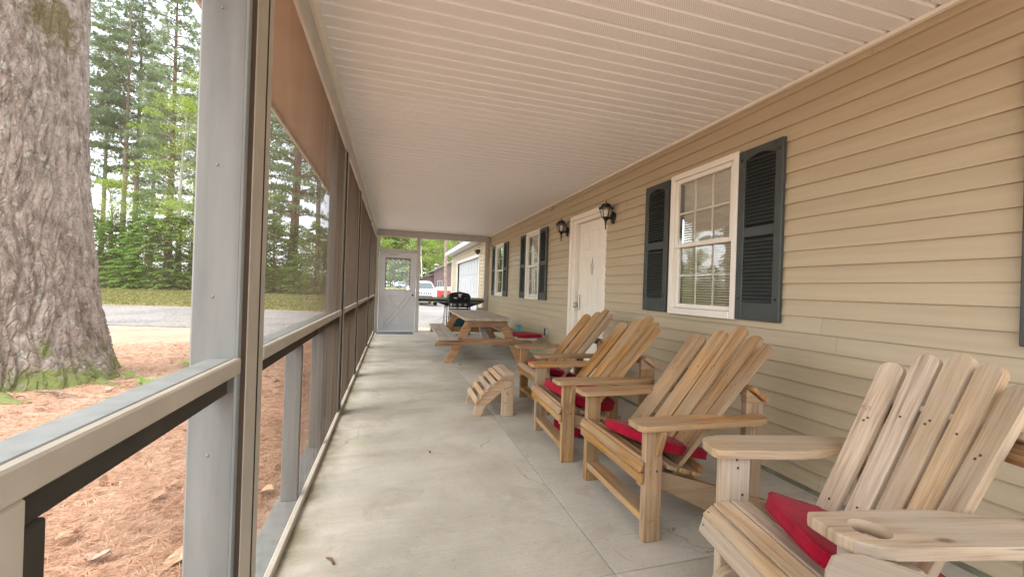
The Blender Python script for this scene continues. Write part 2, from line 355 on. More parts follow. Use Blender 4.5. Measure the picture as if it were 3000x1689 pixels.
# ------------------------------------------------------------------ ground
def ground_mat():
    t = NT('pine_needle_ground'); g = t.n('NewGeometry'); P = g.outputs['Position']
    dx = t.n('VectorMath', operation='DOT_PRODUCT'); t.l(P, dx.inputs[0]); dx.inputs[1].default_value = (SY, CY, 0); T = dx.outputs['Value']
    a = t.noise(P, .6, 5, .6); b = t.noise(P, 9, 5, .65); c = t.noise(P, 45, 4, .7)
    lit = t.ramp(t.math('ADD', t.math('MULTIPLY', a, .3), t.math('ADD', t.math('MULTIPLY', b, .35), t.math('MULTIPLY', c, .35))),
                 ((.34, S(136, 108, 88)), (.46, S(180, 148, 124)), (.58, S(202, 170, 146)), (.7, S(214, 190, 168))))
    gr = t.ramp(t.math('ADD', t.math('MULTIPLY', t.noise(P, .7, 4, .65), .5), t.math('MULTIPLY', t.noise(P, 7, 5, .75), .5)), ((.36, S(150, 124, 98)), (.47, S(136, 120, 88)), (.54, S(116, 116, 72)), (.66, S(102, 110, 62))))
    m = t.ramp(t.math('ADD', t.math('MULTIPLY', T, .03), t.math('MULTIPLY', a, .24)), ((.60, (0, 0, 0, 1)), (.74, (1, 1, 1, 1))))
    t.set(t.mix(m, lit, gr), .95, 0, .1); t.bump(t.math('ADD', b, c), .6, .03); return t.m
def gravel_mat():
    t = NT('grey_gravel'); g = t.n('NewGeometry'); P = g.outputs['Position']; v = t.n('TexVoronoi'); t.l(P, v.inputs['Vector']); v.inputs['Scale'].default_value = 15
    a = t.noise(P, .5, 5, .6); c = t.ramp(t.math('ADD', t.math('MULTIPLY', v.outputs['Distance'], .6), t.math('MULTIPLY', a, .6)), ((.3, S(88, 85, 83)), (.5, S(122, 118, 114)), (.75, S(150, 145, 139))))
    c = t.mix(t.ramp(t.noise(P, .9, 4, .6), ((.55, (0, 0, 0, 1)), (.7, (.5, .5, .5, 1)))), c, S(150, 126, 104))
    t.set(c, .9, 0, .2); t.bump(v.outputs['Distance'], .6, .02); return t.m
M['ground'] = ground_mat(); M['gravel'] = gravel_mat()
def sheet(name, ss, ts, mat, dz, keep=lambda x, y, s, t: True, jit=0):
    idx = {}; V = []; F = []
    for i, s in enumerate(ss):
        for j, t in enumerate(ts):
            s2, t2 = s, t
            if jit: t2 += jit*(math.sin(s*.55+j)+.6*math.sin(s*1.7+2+j)); s2 += jit*.6*math.sin(t*.8+i)
            x, y = cw(s2, t2); idx[i, j] = len(V); V.append((x, y, gz(x, y)+dz))
    for i in range(len(ss)-1):
        for j in range(len(ts)-1):
            q = [idx[i, j], idx[i+1, j], idx[i+1, j+1], idx[i, j+1]]
            if all(keep(V[k][0], V[k][1], 0, 0) for k in q): F.append(q)
    return quadmesh(name, V, F, mat, smooth=True)
def nl(a, b, n, p): return [a+(b-a)*(i/n)**p for i in range(n+1)]
S_AX = [-v for v in nl(14, 420, 22, 2.2)][::-1]+[-14+28*i/56 for i in range(1, 57)]+nl(14, 420, 22, 2.2)[1:]
T_AX = [-40, -20, -10]+[-5+40*i/80 for i in range(81)]+nl(35, 800, 30, 2.2)[1:]
g0 = sheet('ground', S_AX, T_AX, M['ground'], 0); tag(g0, kind='structure')
dr = sheet('driveway', [-90+1.5*i for i in range(70)], [11.3+.775*i for i in range(11)], M['gravel'], .012, lambda x, y, s, t: not (x > -1.2 and y < 11), .10); tag(dr, kind='structure')
lot = sheet('gravel_lot', [-9+.75*i for i in range(48)], [10.2+.9*i for i in range(52)], M['gravel'], .022, lambda x, y, s, t: (y > 11 and x < 2.43 or y > 17.9) and x > -3.4-.12*y, .12); tag(lot, kind='structure')
far_lot = sheet('far_clearing', [-14+1.5*i for i in range(40)], [60+3*i for i in range(28)], plain('pale_sandy_gravel', S(178, 170, 156), .95, 0, .12, .3), .03, jit=.3); tag(far_lot, kind='structure')
pad = box('landing_pad', .72, 1.95, 10.9, 13.1, -.24, -.12, plain('tan_landing_slab', S(172, 154, 132), .9, 0, .1, 3, .2, 90), None, .01); tag(pad, kind='structure')

# ------------------------------------------------------------------ porch floor
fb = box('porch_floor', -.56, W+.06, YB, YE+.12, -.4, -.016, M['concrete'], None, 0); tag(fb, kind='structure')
xs_ = [-.55, .92, W+.05]; ys_ = [YB+.01, 1.5, 4.0, 6.5, 9.0, YE+.11]
for i in range(2):
    for j in range(5):
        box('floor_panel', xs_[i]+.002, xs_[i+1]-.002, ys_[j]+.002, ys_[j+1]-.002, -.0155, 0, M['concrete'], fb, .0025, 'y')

# ------------------------------------------------------------------ house
house = thing('house', 'long single-storey house clad in tan vinyl siding along the porch', 'house')
WIN = [(2.433, 3.197), (6.69, 7.43), (9.10, 9.85), (-.115, .645)]; WZ0, WZ1 = .99, 2.23
DOOR = (4.40, 5.45, 2.22)
ops = [(a, b, WZ0, WZ1) for a, b in WIN]+[(DOOR[0], DOOR[1], 0, DOOR[2])]
def cut(y0, y1, holes):
    segs = [(y0, y1)]
    for a, b in holes:
        nx = []
        for p, q in segs:
            if b <= p or a >= q: nx.append((p, q)); continue
            if a > p: nx.append((p, a))
            if b < q: nx.append((b, q))
        segs = nx
    return segs
def siding(parent, y0, y1, openings, xw, zmax, seed, z00=.029):
    rn = random.Random(seed); k = 0
    def strip(za, zb, ztop, p, q, dx=0):
        f = lambda z: xw-.0015-(ztop-z)/.1022*.0165-dx
        prism('siding_board', [(f(zb), zb+(.004 if zb == ztop else 0)), (f(za+.006), za+.006), (f(za+.006)+.0006, za+.0015), (f(za+.006)+.006, za), (xw-.001, za+.001)], p, q, M['siding'], parent)
    while True:
        z0 = z00+.1022*k; z1 = min(z0+.1022, zmax); k += 1
        if z0 > zmax-.03: break
        hit = [(a, b, c, d) for a, b, c, d in openings if c < z1-.004 and d > z0+.004]
        br = []; y = y0-rn.uniform(.2, 3.6)
        while y < y1: br.append(y); y += 3.66
        for a, b in cut(y0, y1, [(h[0], h[1]) for h in hit]):
            pts = [a]+[v for v in br if a+.25 < v < b-.25]+[b]
            for n_, (p, q) in enumerate(zip(pts[:-1], pts[1:])): strip(z0, z1, z0+.1022, p, q-(.0006 if q < b else 0), .0008*(n_ % 2))
        for a, b, c, d in hit:
            if c > z0+.01: strip(z0, c, z0+.1022, a, b)
            if d < z1-.01: strip(d, z1, z0+.1022, a, b)
siding(house, YB, YE-.002, ops, W, 2.53, 3)
# sheathing with real openings, behind the boards
wm = plain('wall_sheathing', S(120, 108, 90), .9)
for a, b in cut(YB, 17.7, [(o[0], o[1]) for o in ops]+[(12.0, 16.25)]): box('wall', W+.002, W+.1, a, b, -.3, 2.6, wm, house, 0)
for a, b in WIN:
    box('wall', W+.002, W+.1, a, b, -.3, WZ0, wm, house, 0); box('wall', W+.002, W+.1, a, b, WZ1, 2.6, wm, house, 0)
box('wall', W+.002, W+.1, DOOR[0], DOOR[1], DOOR[2], 2.6, wm, house, 0)
box('wall', W+.002, W+.1, 12.0, 16.25, 2.1, 2.6, wm, house, 0)
box('wall', 8.0, 8.1, YB, 17.7, -.3, 2.6, wm, house, 0); box('wall', W+.1, 8.0, YB, YB+.1, -.3, 2.6, wm, house, 0); box('wall', W+.1, 8.0, 17.6, 17.7, -.3, 2.6, wm, house, 0)
box('room_floor', W+.1, 8.0, YB+.1, 17.6, -.3, -.01, M['room'], house, 0)
for (a, b) in WIN[:3]: box('curtain', W+.62, W+.64, a-.3, b+.5, .3, 2.4, M['room'], house, 0)
box('curtain', W+.30, W+.33, 2.36, 2.62, .9, 2.3, M['curtain'], house, 0)
roofm = plain('brown_roof_shingle', S(96, 84, 74), .95, 0, .2, 20, .4, 40)
prism('roof', [(-.9, 2.62), (-.9, 2.66), (5.2, 4.95), (11.2, 2.66), (11.2, 2.6), (5.2, 4.86)], YB-.3, YE+.22, roofm, house, True)
prism('roof', [(2.14, 2.665), (2.14, 2.70), (5.2, 4.15), (8.6, 2.70), (8.6, 2.6), (5.2, 4.06)], YE+.23, 18.05, roofm, house, True)
esof = plain('bounce_tinted_soffit', S(196, 168, 140), .7, 0, .08, 3)  # white soffit; orange ground bounce is put into its colour as tan
box('eave_soffit', -.875, -.46, YB-.3, YE+.2, 2.44, 2.46, esof, house, .002, 'y')
box('eave_fascia', -.90, -.877, YB-.3, YE+.2, 2.41, 2.62, M['white_trim'], house, .002)
box('foundation', W-.012, W+.001, YB, YE, -.02, .027, plain('mossy_sill_concrete', S(120, 118, 96), .95, 0, .35, 7, .4, 60), house, .002)
box('corner_trim', W-.05, W+.001, YE-.075, YE-.004, .0, 2.5, M['siding'], house, .003)
box('soffit_channel', W-.045, W-.014, YB, YE-.09, 2.522, 2.5445, M['white_trim'], house, .002)

def window(a, b, blind=False, which=''):
    m = M['white_trim']; z0, z1 = WZ0, WZ1
    f = box('window', W-.042, W+.03, a, a+.05, z0, z1, m, house, .004)
    box('frame', W-.042, W+.03, b-.05, b, z0, z1, m, f, .004); box('frame', W-.045, W+.03, a+.05, b-.05, z1-.05, z1, m, f, .004)
    box('sill', W-.052, W+.03, a+.05, b-.05, z0, z0+.055, m, f, .004)
    zm = 1.595; ya, yb = a+.052, b-.052
    for zz0, zz1, x in ((zm-.02, z1-.052, W-.012), (z0+.057, zm+.018, W+.012)):
        for y0, y1 in ((ya, ya+.034), (yb-.034, yb)): box('sash', x-.014, x+.016, y0, y1, zz0, zz1, m, f, .003)
        box('sash', x-.016, x+.016, ya+.034, yb-.034, zz1-.036, zz1, m, f, .003); box('sash', x-.016, x+.016, ya+.034, yb-.034, zz0, zz0+.036, m, f, .003)
        gy0, gy1, g0_, g1_ = ya+.034, yb-.034, zz0+.036, zz1-.036
        quadmesh('pane', [(x, gy0, g0_), (x, gy1, g0_), (x, gy1, g1_), (x, gy0, g1_)], [(0, 1, 2, 3)], M['glass'], f)
        for k in (1, 2): y = gy0+(gy1-gy0)*k/3; box('muntin', x+.004, x+.012, y-.009, y+.009, g0_, g1_, m, f, .002)
        zc = (g0_+g1_)/2; box('muntin', x+.003, x+.0115, gy0, gy1, zc-.009, zc+.009, m, f, .002)
    if blind:
        bl = thing('window_blind', 'cream slatted blind hanging behind the '+which, 'blind', (W+.05, (a+b)/2, 1.05), 0, 'window blinds')
        L = yb-ya-.05; d = box('slat', -.012, .012, -L/2, L/2, -.0008, .0008, M['blind'], bl, 0, 'y'); d.rotation_euler[1] = .62
        for i in range(1, 52):
            c = d.copy(); COL.objects.link(c); c.location.z = i*.0213
        for y in (-L*.33, L*.33): tube('cord', [(0, y, 0), (0, y, 1.1)], .0012, M['blind'], bl, 5)
        box('head_rail', -.02, .02, -L/2, L/2, 1.095, 1.12, M['blind'], bl, .002)
window(*WIN[0], True, 'large near window beside the shutters'); window(*WIN[1], True, 'middle window past the white door'); window(*WIN[2]); window(*WIN[3])

_lv = None
def shutter(y0, y1):
    """louvred shutter, y0 near side, y1 far side"""
    global _lv
    m = M['shutter']; z0, z1 = .998, 2.214; xb, xf = W-.013, W-.043; sw = .058
    s = box('shutter', xf, xb, y0, y0+sw, z0, z1, m, house, .004)
    box('stile', xf, xb, y1-sw, y1, z0, z1, m, s, .004)
    box('rail', xf+.003, xb, y0+sw, y1-sw, z0, z0+.125, m, s, .003); box('rail', xf+.003, xb, y0+sw, y1-sw, 1.585, 1.655, m, s, .003)
    L = y1-y0-2*sw; n = 12; pts = [(0, .085), (0, 0)]; arch = [(L*i/n, .02+.03*math.sin(PI*i/n)**1.1) for i in range(n+1)]
    slab('top_rail', [(0, .1), *arch, (L, .1)], (xf+.003, y0+sw, z1-.1), (0, 1, 0), (0, 0, 1), .024, m, s, .002)
    box('backing', xb-.006, xb-.002, y0+sw, y1-sw, z0+.125, z1-.05, M['gap_dark'], s, 0)
    if _lv is None:
        bm = bmesh.new()
        for x, z in ((-.013, -.011), (-.009, -.013), (.013, .011), (.009, .013)):
            bm.verts.new((x, -L/2, z)); bm.verts.new((x, L/2, z))
        v = list(bm.verts)
        for i in range(4): j = (i+1) % 4; bm.faces.new((v[2*i], v[2*j], v[2*j+1], v[2*i+1]))
        bm.faces.new((v[0], v[2], v[4], v[6])); bm.faces.new((v[1], v[3], v[5], v[7]))
        _lv = finish(bm, 'louver'); _lv.materials.append(m)
    z = z0+.125+.014
    while z < z1-.06:
        if not 1.57 < z < 1.668:
            o = bpy.data.objects.new('louver', _lv); COL.objects.link(o); o.parent = s; o.location = ((xf+xb)/2-.001, (y0+y1)/2, z)
        z += .0262
    for yy in (y0+.028, y1-.028):
        for zz in (z0+.15, z1-.07): lathe('bolt', [(.0001, -.004), (.008, -.003), (.009, .001), (.0085, .004)], M['black'], s, 10, (xf-.001, yy, zz), 'x')
for a, b in WIN: shutter(a-.362, a-.004); shutter(b+.004+.025*(b == 3.197), b+.362+.025*(b == 3.197))

# front door: casing, slab with six panels, lockset, ornament
ca, cb, ct = DOOR; dm = M['door_white']
door = box('door', W+.052, W+.092, ca+.175, cb-.175, .02, 2.1, dm, house, .003)
for y0, y1 in ((ca, ca+.065), (cb-.065, cb)): box('casing', W-.03, W+.002, y0, y1, 0, ct, dm, door, .006)
box('casing', W-.03, W+.002, ca+.065, cb-.065, ct-.065, ct, dm, door, .006)
for y0, y1 in ((ca+.066, ca+.17), (cb-.17, cb-.066)): box('jamb', W-.005, W+.09, y0, y1, 0, ct-.066, dm, door, .003)
box('jamb', W-.005, W+.09, ca+.17, cb-.17, 2.105, ct-.066, dm, door, .003); box('threshold', W-.02, W+.1, ca+.17, cb-.17, .001, .019, M['chrome'], door, .003)
dy0, dy1 = ca+.175, cb-.175; dw = dy1-dy0
for c in range(2):
    for z0, z1 in ((1.72, 1.98), (.98, 1.62), (.2, .86)):
        y0 = dy0+.09+c*(dw-.09)/2; y1 = y0+(dw-.27)/2
        for q in ((y0, y0+.014, z0, z1), (y1-.014, y1, z0, z1), (y0+.014, y1-.014, z0, z0+.014), (y0+.014, y1-.014, z1-.014, z1)):
            box('panel_moulding', W+.046, W+.0525, *q, dm, door, .003)
        box('door_panel', W+.048, W+.0525, y0+.04, y1-.04, z0+.04, z1-.04, dm, door, .002)
lk = box('lock_plate', W+.028, W+.053, dy1-.075, dy1-.035, .9, 1.12, M['chrome'], door, .008)
lathe('knob', [(.001, 0), (.012, 0), (.012, .03), (.026, .04), (.028, .055), (.018, .07), (.001, .072)], M['chrome'], door, 16, (0, 0, 0), 'x').matrix_local = Matrix.Translation((W+.03, dy1-.055, .96)) @ Matrix.Rotation(PI, 4, 'Z')
tube('handle', [(W+.03, dy1-.02, 1.0), (W-.005, dy1-.01, 1.0), (W-.005, dy1+.03, 1.0)], .008, M['chrome'], door)
orn = [(.0, .10), (.004, .055), (.035, .02), (.038, -.02), (.02, -.05), (.004, -.075), (0, -.1)]
for sg in (1, -1): tube('door_ornament', [(W+.045, (dy0+dy1)/2-.06+sg*y, 1.49+z) for y, z in orn], .004, M['chrome'], door, 6)
tube('door_ornament', [(W+.043, (dy0+dy1)/2-.085, 1.46), (W+.043, (dy0+dy1)/2-.035, 1.52)], .004, M['chrome'], door, 6)
rebase(house, (5.2, 7, 0))

# ------------------------------------------------------------------ ceiling
ceil = box('ceiling', -.45, W+.05, YB, YE+.1, HC+.03, HC+.05, M['white_trim'], None, 0); tag(ceil, kind='structure')
pr = []
for b in range(3):
    o = b*.1016
    pr += [(o+.0005, .0), (o+.004, .009), (o+.008, .0125), (o+.016, .0125), (o+.021, .007), (o+.024, .001), (o+.027, 0.0), (o+.0975, 0.0)]
pr.append((.3043, 0))
V = [(x, y, z) for x in (XS-.02, W-.01) for y, z in pr]; n = len(pr); F = [(i, i+1, n+i+1, n+i) for i in range(n-1)]
sm = bpy.data.meshes.new('soffit_panel'); sm.from_pydata(V, [], F); sm.materials.append(M['soffit'])
y = YB
while y < YE-.1:
    o = bpy.data.objects.new('soffit_panel', sm); COL.objects.link(o); o.parent = ceil; o.location = (0, y, HC-.001*random.random()); y += .3048

# ------------------------------------------------------------------ screened side
MULS = [-.7, 1.53, 4.0, 5.568, 8.02, 10.66]
scr = thing('screen_wall', 'tan-framed insect screens along the yard side of the porch', 'screen')
t_ = M['trim_tan']
box('top_board', XS-.02, XS, YB, YE-.05, 2.335, 2.47, M['fascia'], scr, .003); box('top_trim', XS-.02, XS+.022, YB, YE-.05, 2.471, HC-.002, M['white_trim'], scr, .003)
box('base_strip', XS-.02, XS+.006, YB, YE-.05, .001, .036, t_, scr, .004); box('sill_plate', -.55, XS-.021, YB, YE-.05, .002, .012, M['post'], scr, .002)
prev = YB; bead_m = plain('brown_shadow_bead', S(74, 60, 46), .9)  # dark brown strip added as a painted shadow line beside each mullion
for k, mY in enumerate(MULS):
    wa, wb = (.106, .058) if k == 1 else (.05, .05)
    box('mullion', XS-.012, XS, mY-.007-wa, mY-.007, .037, 2.334, t_, scr, .004); box('mullion', XS-.012, XS-.003, mY+.007, mY+.007+wb, .037, 2.334, t_, scr, .003)
    box('spline', XS-.0125, XS-.0006, mY-.0068, mY+.0068, .037, 2.334, M['gap_dark'], scr, 0); box('shadow_bead', XS-.0132, XS-.002, mY-.0125-wa, mY-.0072-wa, .037, 2.334, bead_m, scr, 0)
    y0, y1 = prev+.06, mY-.152; prev = mY
    if k: y0 = MULS[k-1]+.008+((.058) if k == 2 else .05)
    if k == 0: y0 = YB
    box('rail_trim', XS-.022, XS-.001, y0, y1, .886, .932, t_, scr, .004)
    for z0, z1 in ((.036, .886), (.932, 2.335)):
        quadmesh('screen_mesh', [(XS-.018, y0, z0), (XS-.018, y1, z0), (XS-.018, y1, z1), (XS-.018, y0, z1)], [(0, 1, 2, 3)], M['screen'], scr)
box('rail_trim', XS-.024, XS-.004, .56, .65, .037, .885, t_, scr, .004)
rebase(scr, (XS, 4, 0))
PLAB = ['pale grey porch post behind the camera end of the screens', 'large pale grey porch post nearest the camera beside the big tree', 'grey porch post at the second screen joint', 'grey porch post at the third screen joint', 'grey porch post at the fourth screen joint', 'grey corner porch post beside the far storm door']
for mY, lb in zip(MULS, PLAB):
    o = box('porch_post', -.555, -.4338, mY-.15, mY-.02, .013, 2.439, M['post'], None, .006); tag(o, lb, 'post', 'posts along the screened side')
    z = .25
    while z < 2.4: lathe('nail', [(.0001, -.001), (.004, 0), (.0001, .001)], M['chrome'], o, 6, (-.5, mY-.151, z+.02*math.sin(z*7)), 'y'); z += .42
RLAB = ['grey cap rail outside the screens behind the camera', 'wide grey cap rail in the bay nearest the camera, over the needle-strewn ground', 'grey cap rail seen through the first full screen bay', 'grey cap rail in the short screen bay', 'grey cap rail in the fourth bay', 'grey cap rail in the last bay before the storm door']
for k, mY in enumerate(MULS):
    y0 = (MULS[k-1]-.018 if k else YB); y1 = mY-.152
    r = thing('porch_railing', RLAB[k], 'railing', (-.48, (y0+y1)/2, 0), 0, 'cap rails along the yard side'); r.location = (0, 0, 0)
    box('cap', -.508, XS-.024, y0, y1, .908, .931, M['post'], r, .003); box('beam', -.502, -.455, y0, y1, .826, .9075, M['trim_dark'], r, .003)
    ns = max(1, round((y1-y0)/.85)-1)
    st_y = [.668] if k == 1 else ([2.38, 3.12] if k == 2 else [y0+(y1-y0)*(i+1)/(ns+1) for i in range(ns)])
    for yy in st_y: box('stud', -.53, -.45, yy, yy+(.055 if k == 1 else .038), .0125, .8255, M['trim_dark'] if k == 1 else M['post'], r, .003)
    rebase(r, (-.48, (y0+y1)/2, 0))

# ------------------------------------------------------------------ end wall and storm door
ew = thing('end_wall', 'pale framed screen wall closing the far end of the porch', 'wall')
fd = M['far_door']; fr = M['fascia']
box('beam', -.449, W-.051, YE-.04, YE+.08, 2.385, HC-.003, fr, ew, .004)
for x0, x1 in ((-.418, -.345), (.562, .636), (2.335, W-.051)): box('post', x0, x1, YE-.035, YE+.06, .001, 2.384, fr if x0 > -.3 else M['white_trim'], ew, .005)
box('transom_bar', -.344, .561, YE-.035, YE+.04, 1.99, 2.075, fr, ew, .004); box('rail', .637, 2.334, YE-.03, YE+.05, .842, .90, t_, ew, .004)
box('rail_backing', .637, 2.334, YE-.02, YE+.04, .78, .8415, M['trim_dark'], ew, .003); box('sill', .637, 2.334, YE-.03, YE+.05, .001, .035, M['white_trim'], ew, .004)
for x0, x1, z0, z1 in ((-.344, .561, 2.076, 2.384), (.637, 2.334, .901, 2.384), (.637, 2.334, .036, .779)):
    for a in ((x0, x0+.014, z0, z1), (x1-.014, x1, z0, z1), (x0+.014, x1-.014, z1-.014, z1)): box('screen_bead', a[0], a[1], YE-.04, YE-.02, a[2], a[3], M['white_trim'], ew, .002)
    quadmesh('screen_mesh', [(x0, YE, z0), (x1, YE, z0), (x1, YE, z1), (x0, YE, z1)], [(0, 1, 2, 3)], M['screen'], ew)
rebase(ew, (1, YE, 0))
sdn = thing('storm_door', 'grey-white crossbuck storm door with scalloped window at the porch end', 'door')
yf, yb_ = YE-.02, YE+.02; X0, X1 = -.338, .555; wx0, wx1, wz0, wz1 = -.2, .411, 1.05, 1.855
box('stile', X0, wx0, yf, yb_, .012, 1.983, fd, sdn, .003); box('stile', wx1, X1, yf, yb_, .012, 1.983, fd, sdn, .003)
box('top_rail', wx0, wx1, yf, yb_, wz1, 1.983, fd, sdn, .002, 'x'); box('lower_panel', wx0, wx1, yf+.004, yb_-.004, .012, wz0, fd, sdn, .002, 'z')
box('kick_rail', wx0, wx1, yf, yf+.004, .012, .14, fd, sdn, .0015, 'x'); box('lock_rail', wx0, wx1, yf, yf+.004, .93, wz0, fd, sdn, .0015, 'x')
quadmesh('pane', [(wx0, YE, wz0), (wx1, YE, wz0), (wx1, YE, wz1), (wx0, YE, wz1)], [(0, 1, 2, 3)], glass_mat('storm_glass', .05), sdn)
def scallop(L, n):
    pts = [(0, 0)]; r = L/n
    for i in range(n):
        for q in range(7): a = PI*q/6; pts.append((r*i+r/2-r/2*math.cos(a), .085-.05*math.sin(a)))
    return pts+[(L, 0)]
sc_m = plain('scallop_trim', S(128, 120, 102), .6)  # darker than the door: brownish shadow put into the valance colour
slab('scalloped_valance', scallop(wx1-wx0, 5), (wx0, yf+.004, wz1), (1, 0, 0), (0, 0, -1), .008, sc_m, sdn, 0)
slab('scalloped_valance', [(a, b*.3) for a, b in scallop(wx1-wx0, 5)], (wx1, yf+.004, wz0), (-1, 0, 0), (0, 0, 1), .008, sc_m, sdn, 0)
slab('scalloped_valance', [(a, b*.55) for a, b in scallop(wz1-wz0-.1, 7)], (wx0, yf+.006, wz0+.05), (0, 0, 1), (1, 0, 0), .006, sc_m, sdn, 0)
slab('scalloped_valance', [(a, b*.55) for a, b in scallop(wz1-wz0-.1, 7)], (wx1, yf+.006, wz1-.05), (0, 0, -1), (-1, 0, 0), .006, sc_m, sdn, 0)
yy = yf+.001
for (ax, az), (bx_, bz) in (((-.19, .90), (.40, .16)), ((-.19, .16), (.40, .90))):
    d = Vector((bx_-ax, 0, bz-az)).normalized(); nrm = Vector((-d.z, 0, d.x))
    for off in (-.045, .045): board('crossbuck_moulding', Vector((ax, yy, az))+nrm*off+d*.05, Vector((bx_, yy, bz))+nrm*off-d*.05, nrm, .024, .014, fd, sdn, .004)
for a in ((-.13, .34, .90, .915), (-.13, .34, .16, .175)): box('crossbuck_moulding', a[0], a[1], yf-.004, yf+.004, a[2], a[3], fd, sdn, .002)
lathe('knob', [(.0005, -.06), (.02, -.055), (.024, -.04), (.01, -.03), (.01, 0)], M['black'], sdn, 12, (.478, yf, .93), 'y')
tube('door_closer', [(-.3, yf-.03, 1.94), (.06, yf-.03, 1.94)], .014, M['far_door'], sdn); tube('closer_rod', [(.06, yf-.03, 1.94), (.12, yf-.03, 1.935)], .006, M['chrome'], sdn)
rebase(sdn, (.1, YE, 0))
dmt = box('door_mat', -.36, .50, 10.15, 10.62, .001, .012, M['mat_blue'], None, .003); tag(dmt, 'thin slate-blue mat on the concrete in front of the far storm door', 'door mat')

# ------------------------------------------------------------------ garage end of the house
gar = thing('garage', 'attached tan garage with a white overhead door beyond the porch end', 'garage')
siding(gar, YE+.1, 17.75, [(11.92, 16.33, -1, 2.16)], W, 2.5, 9, .029-.1022*2)
gd = plain('white_garage_door', S(178, 180, 182), .4, 0, .03, 3)
gdoor = box('garage_door', W+.06, W+.075, 12.0, 16.25, -.18, 2.1, gd, gar, 0)
for k in range(4):
    z0 = -.18+k*.57
    for j in range(8): box('door_panel', W+.05, W+.0605, 12.06+j*.525, 12.06+j*.525+.44, z0+.07, z0+.5, gd, gdoor, .006)
    box('panel_section', W+.0555, W+.0605, 12.0, 16.25, z0+.006, z0+.06, gd, gdoor, .002)
for y0, y1 in ((11.92, 12.0), (16.25, 16.33)): box('door_trim', W-.03, W+.06, y0, y1, -.18, 2.18, M['white_trim'], gar, .004)
box('door_trim', W-.03, W+.06, 12.0, 16.25, 2.1, 2.18, M['white_trim'], gar, .004)
box('corner_trim', W-.03, W+.01, 17.75, 17.83, -.18, 2.5, M['white_trim'], gar, .003)
box('eave_fascia', 2.14, 2.165, YE+.25, 18.05, 2.5, 2.66, gd, gar, .003); box('eave_soffit', 2.166, W, YE+.25, 18.05, 2.5, 2.515, gd, gar, 0)
rebase(gar, (W, 14, -.2))
fl = thing('flood_light', 'small dark twin floodlight above the near corner of the garage door', 'floodlight', (W-.013, 11.98, 2.26))
lathe('base', [(.001, 0), (.055, 0), (.05, -.03), (.001, -.032)], M['black_rough'], fl, 14, (0, 0, 0), 'x')
for sg in (1, -1):
    h = lathe('lamp_head', [(.02, 0), (.04, .03), (.06, .11), (.055, .112), (.02, .1)], M['black_rough'], fl, 14, (0, 0, 0), 'x'); h.location = (-.03, sg*.06, .03); h.rotation_euler = (0, .5, PI+sg*.7)
    e = lathe('lens', [(.001, .1), (.05, .1), (.05, .108), (.001, .11)], M['white_trim'], h, 14, (0, 0, 0), 'x')
tube('sensor', [(-.02, 0, -.03), (-.05, 0, -.08), (-.07, 0, -.1)], [.014, .02, .024], M['black_rough'], fl)
# ================================================================== furniture
def rounded_top(w, L, r=None, n=6, w0=None):
    """board outline, length along x from 0, rounded far end"""
    w0 = w0 or w; r = r or w*.42; pts = [(0, -w0/2)]
    for i in range(n+1): a = -PI/2+PI/2*i/n; pts.append((L-r+r*math.cos(a), -w/2+r+r*math.sin(a)))
    for i in range(n+1): a = PI/2*i/n; pts.append((L-r+r*math.cos(a), w/2-r+r*math.sin(a)))
    return pts+[(0, w0/2)]
def back_slats(root, m, vc, base, top, zt, pb, pt, wd, w0, curl, fwd, th=.022):
    ub, zb = base; ut = top
    for k in (-2, -1, 0, 1, 2):
        B = Vector((ub-fwd*.8*k*k, vc+k*pb, zb)); T = Vector((ut-fwd*k*k, vc+k*pt, zt[abs(k)])); wv = Vector((-math.sin(curl*k), math.cos(curl*k), 0))
        L = (T-B).length; o = slab('back_slat', rounded_top(wd, L, wd*.4, 6, w0), B, T-B, wv, th, m, root, .004, 2)
        for q, e in ((.22, .0), (.68, .0), (.66, .12)):
            if q == .66 and (k+2) % 2: continue
            P = frame(B, T-B, wv) @ Vector((L*q, wd*e*(1 if k > 0 else -1), th))
            sc = lathe('screw', [(.0001, 0), (.0042, 0), (.0042, .0008), (.0001, .0009)], M['screw'], o, 8); sc.matrix_local = frame(B, T-B, wv) @ Matrix.Translation((L*q, wd*e, th+.0002))
M['screw'] = plain('rusty_screw', S(92, 66, 44), .5, .3)
M['pitch_stain'] = plain('resin_plug', S(186, 140, 62), .5)

def arm_shape(L, w, flip):
    """arm board outline: u from the front end, v outward positive"""
    pts = [(.018, -w/2), (L*.40, -w/2), (L*.55, -w/2+.012), (L*.75, -w/2+.035), (L, -w/2+.045), (L, w/2-.05), (L-.015, w/2-.022), (L-.05, w/2-.006), (L-.11, w/2)]
    pts += [(.03, w/2), (.010, w/2-.008), (0, w/2-.026), (0, -w/2+.02)]
    return [(u, v*flip) for u, v in pts] if flip > 0 else [(u, v*flip) for u, v in pts][::-1]

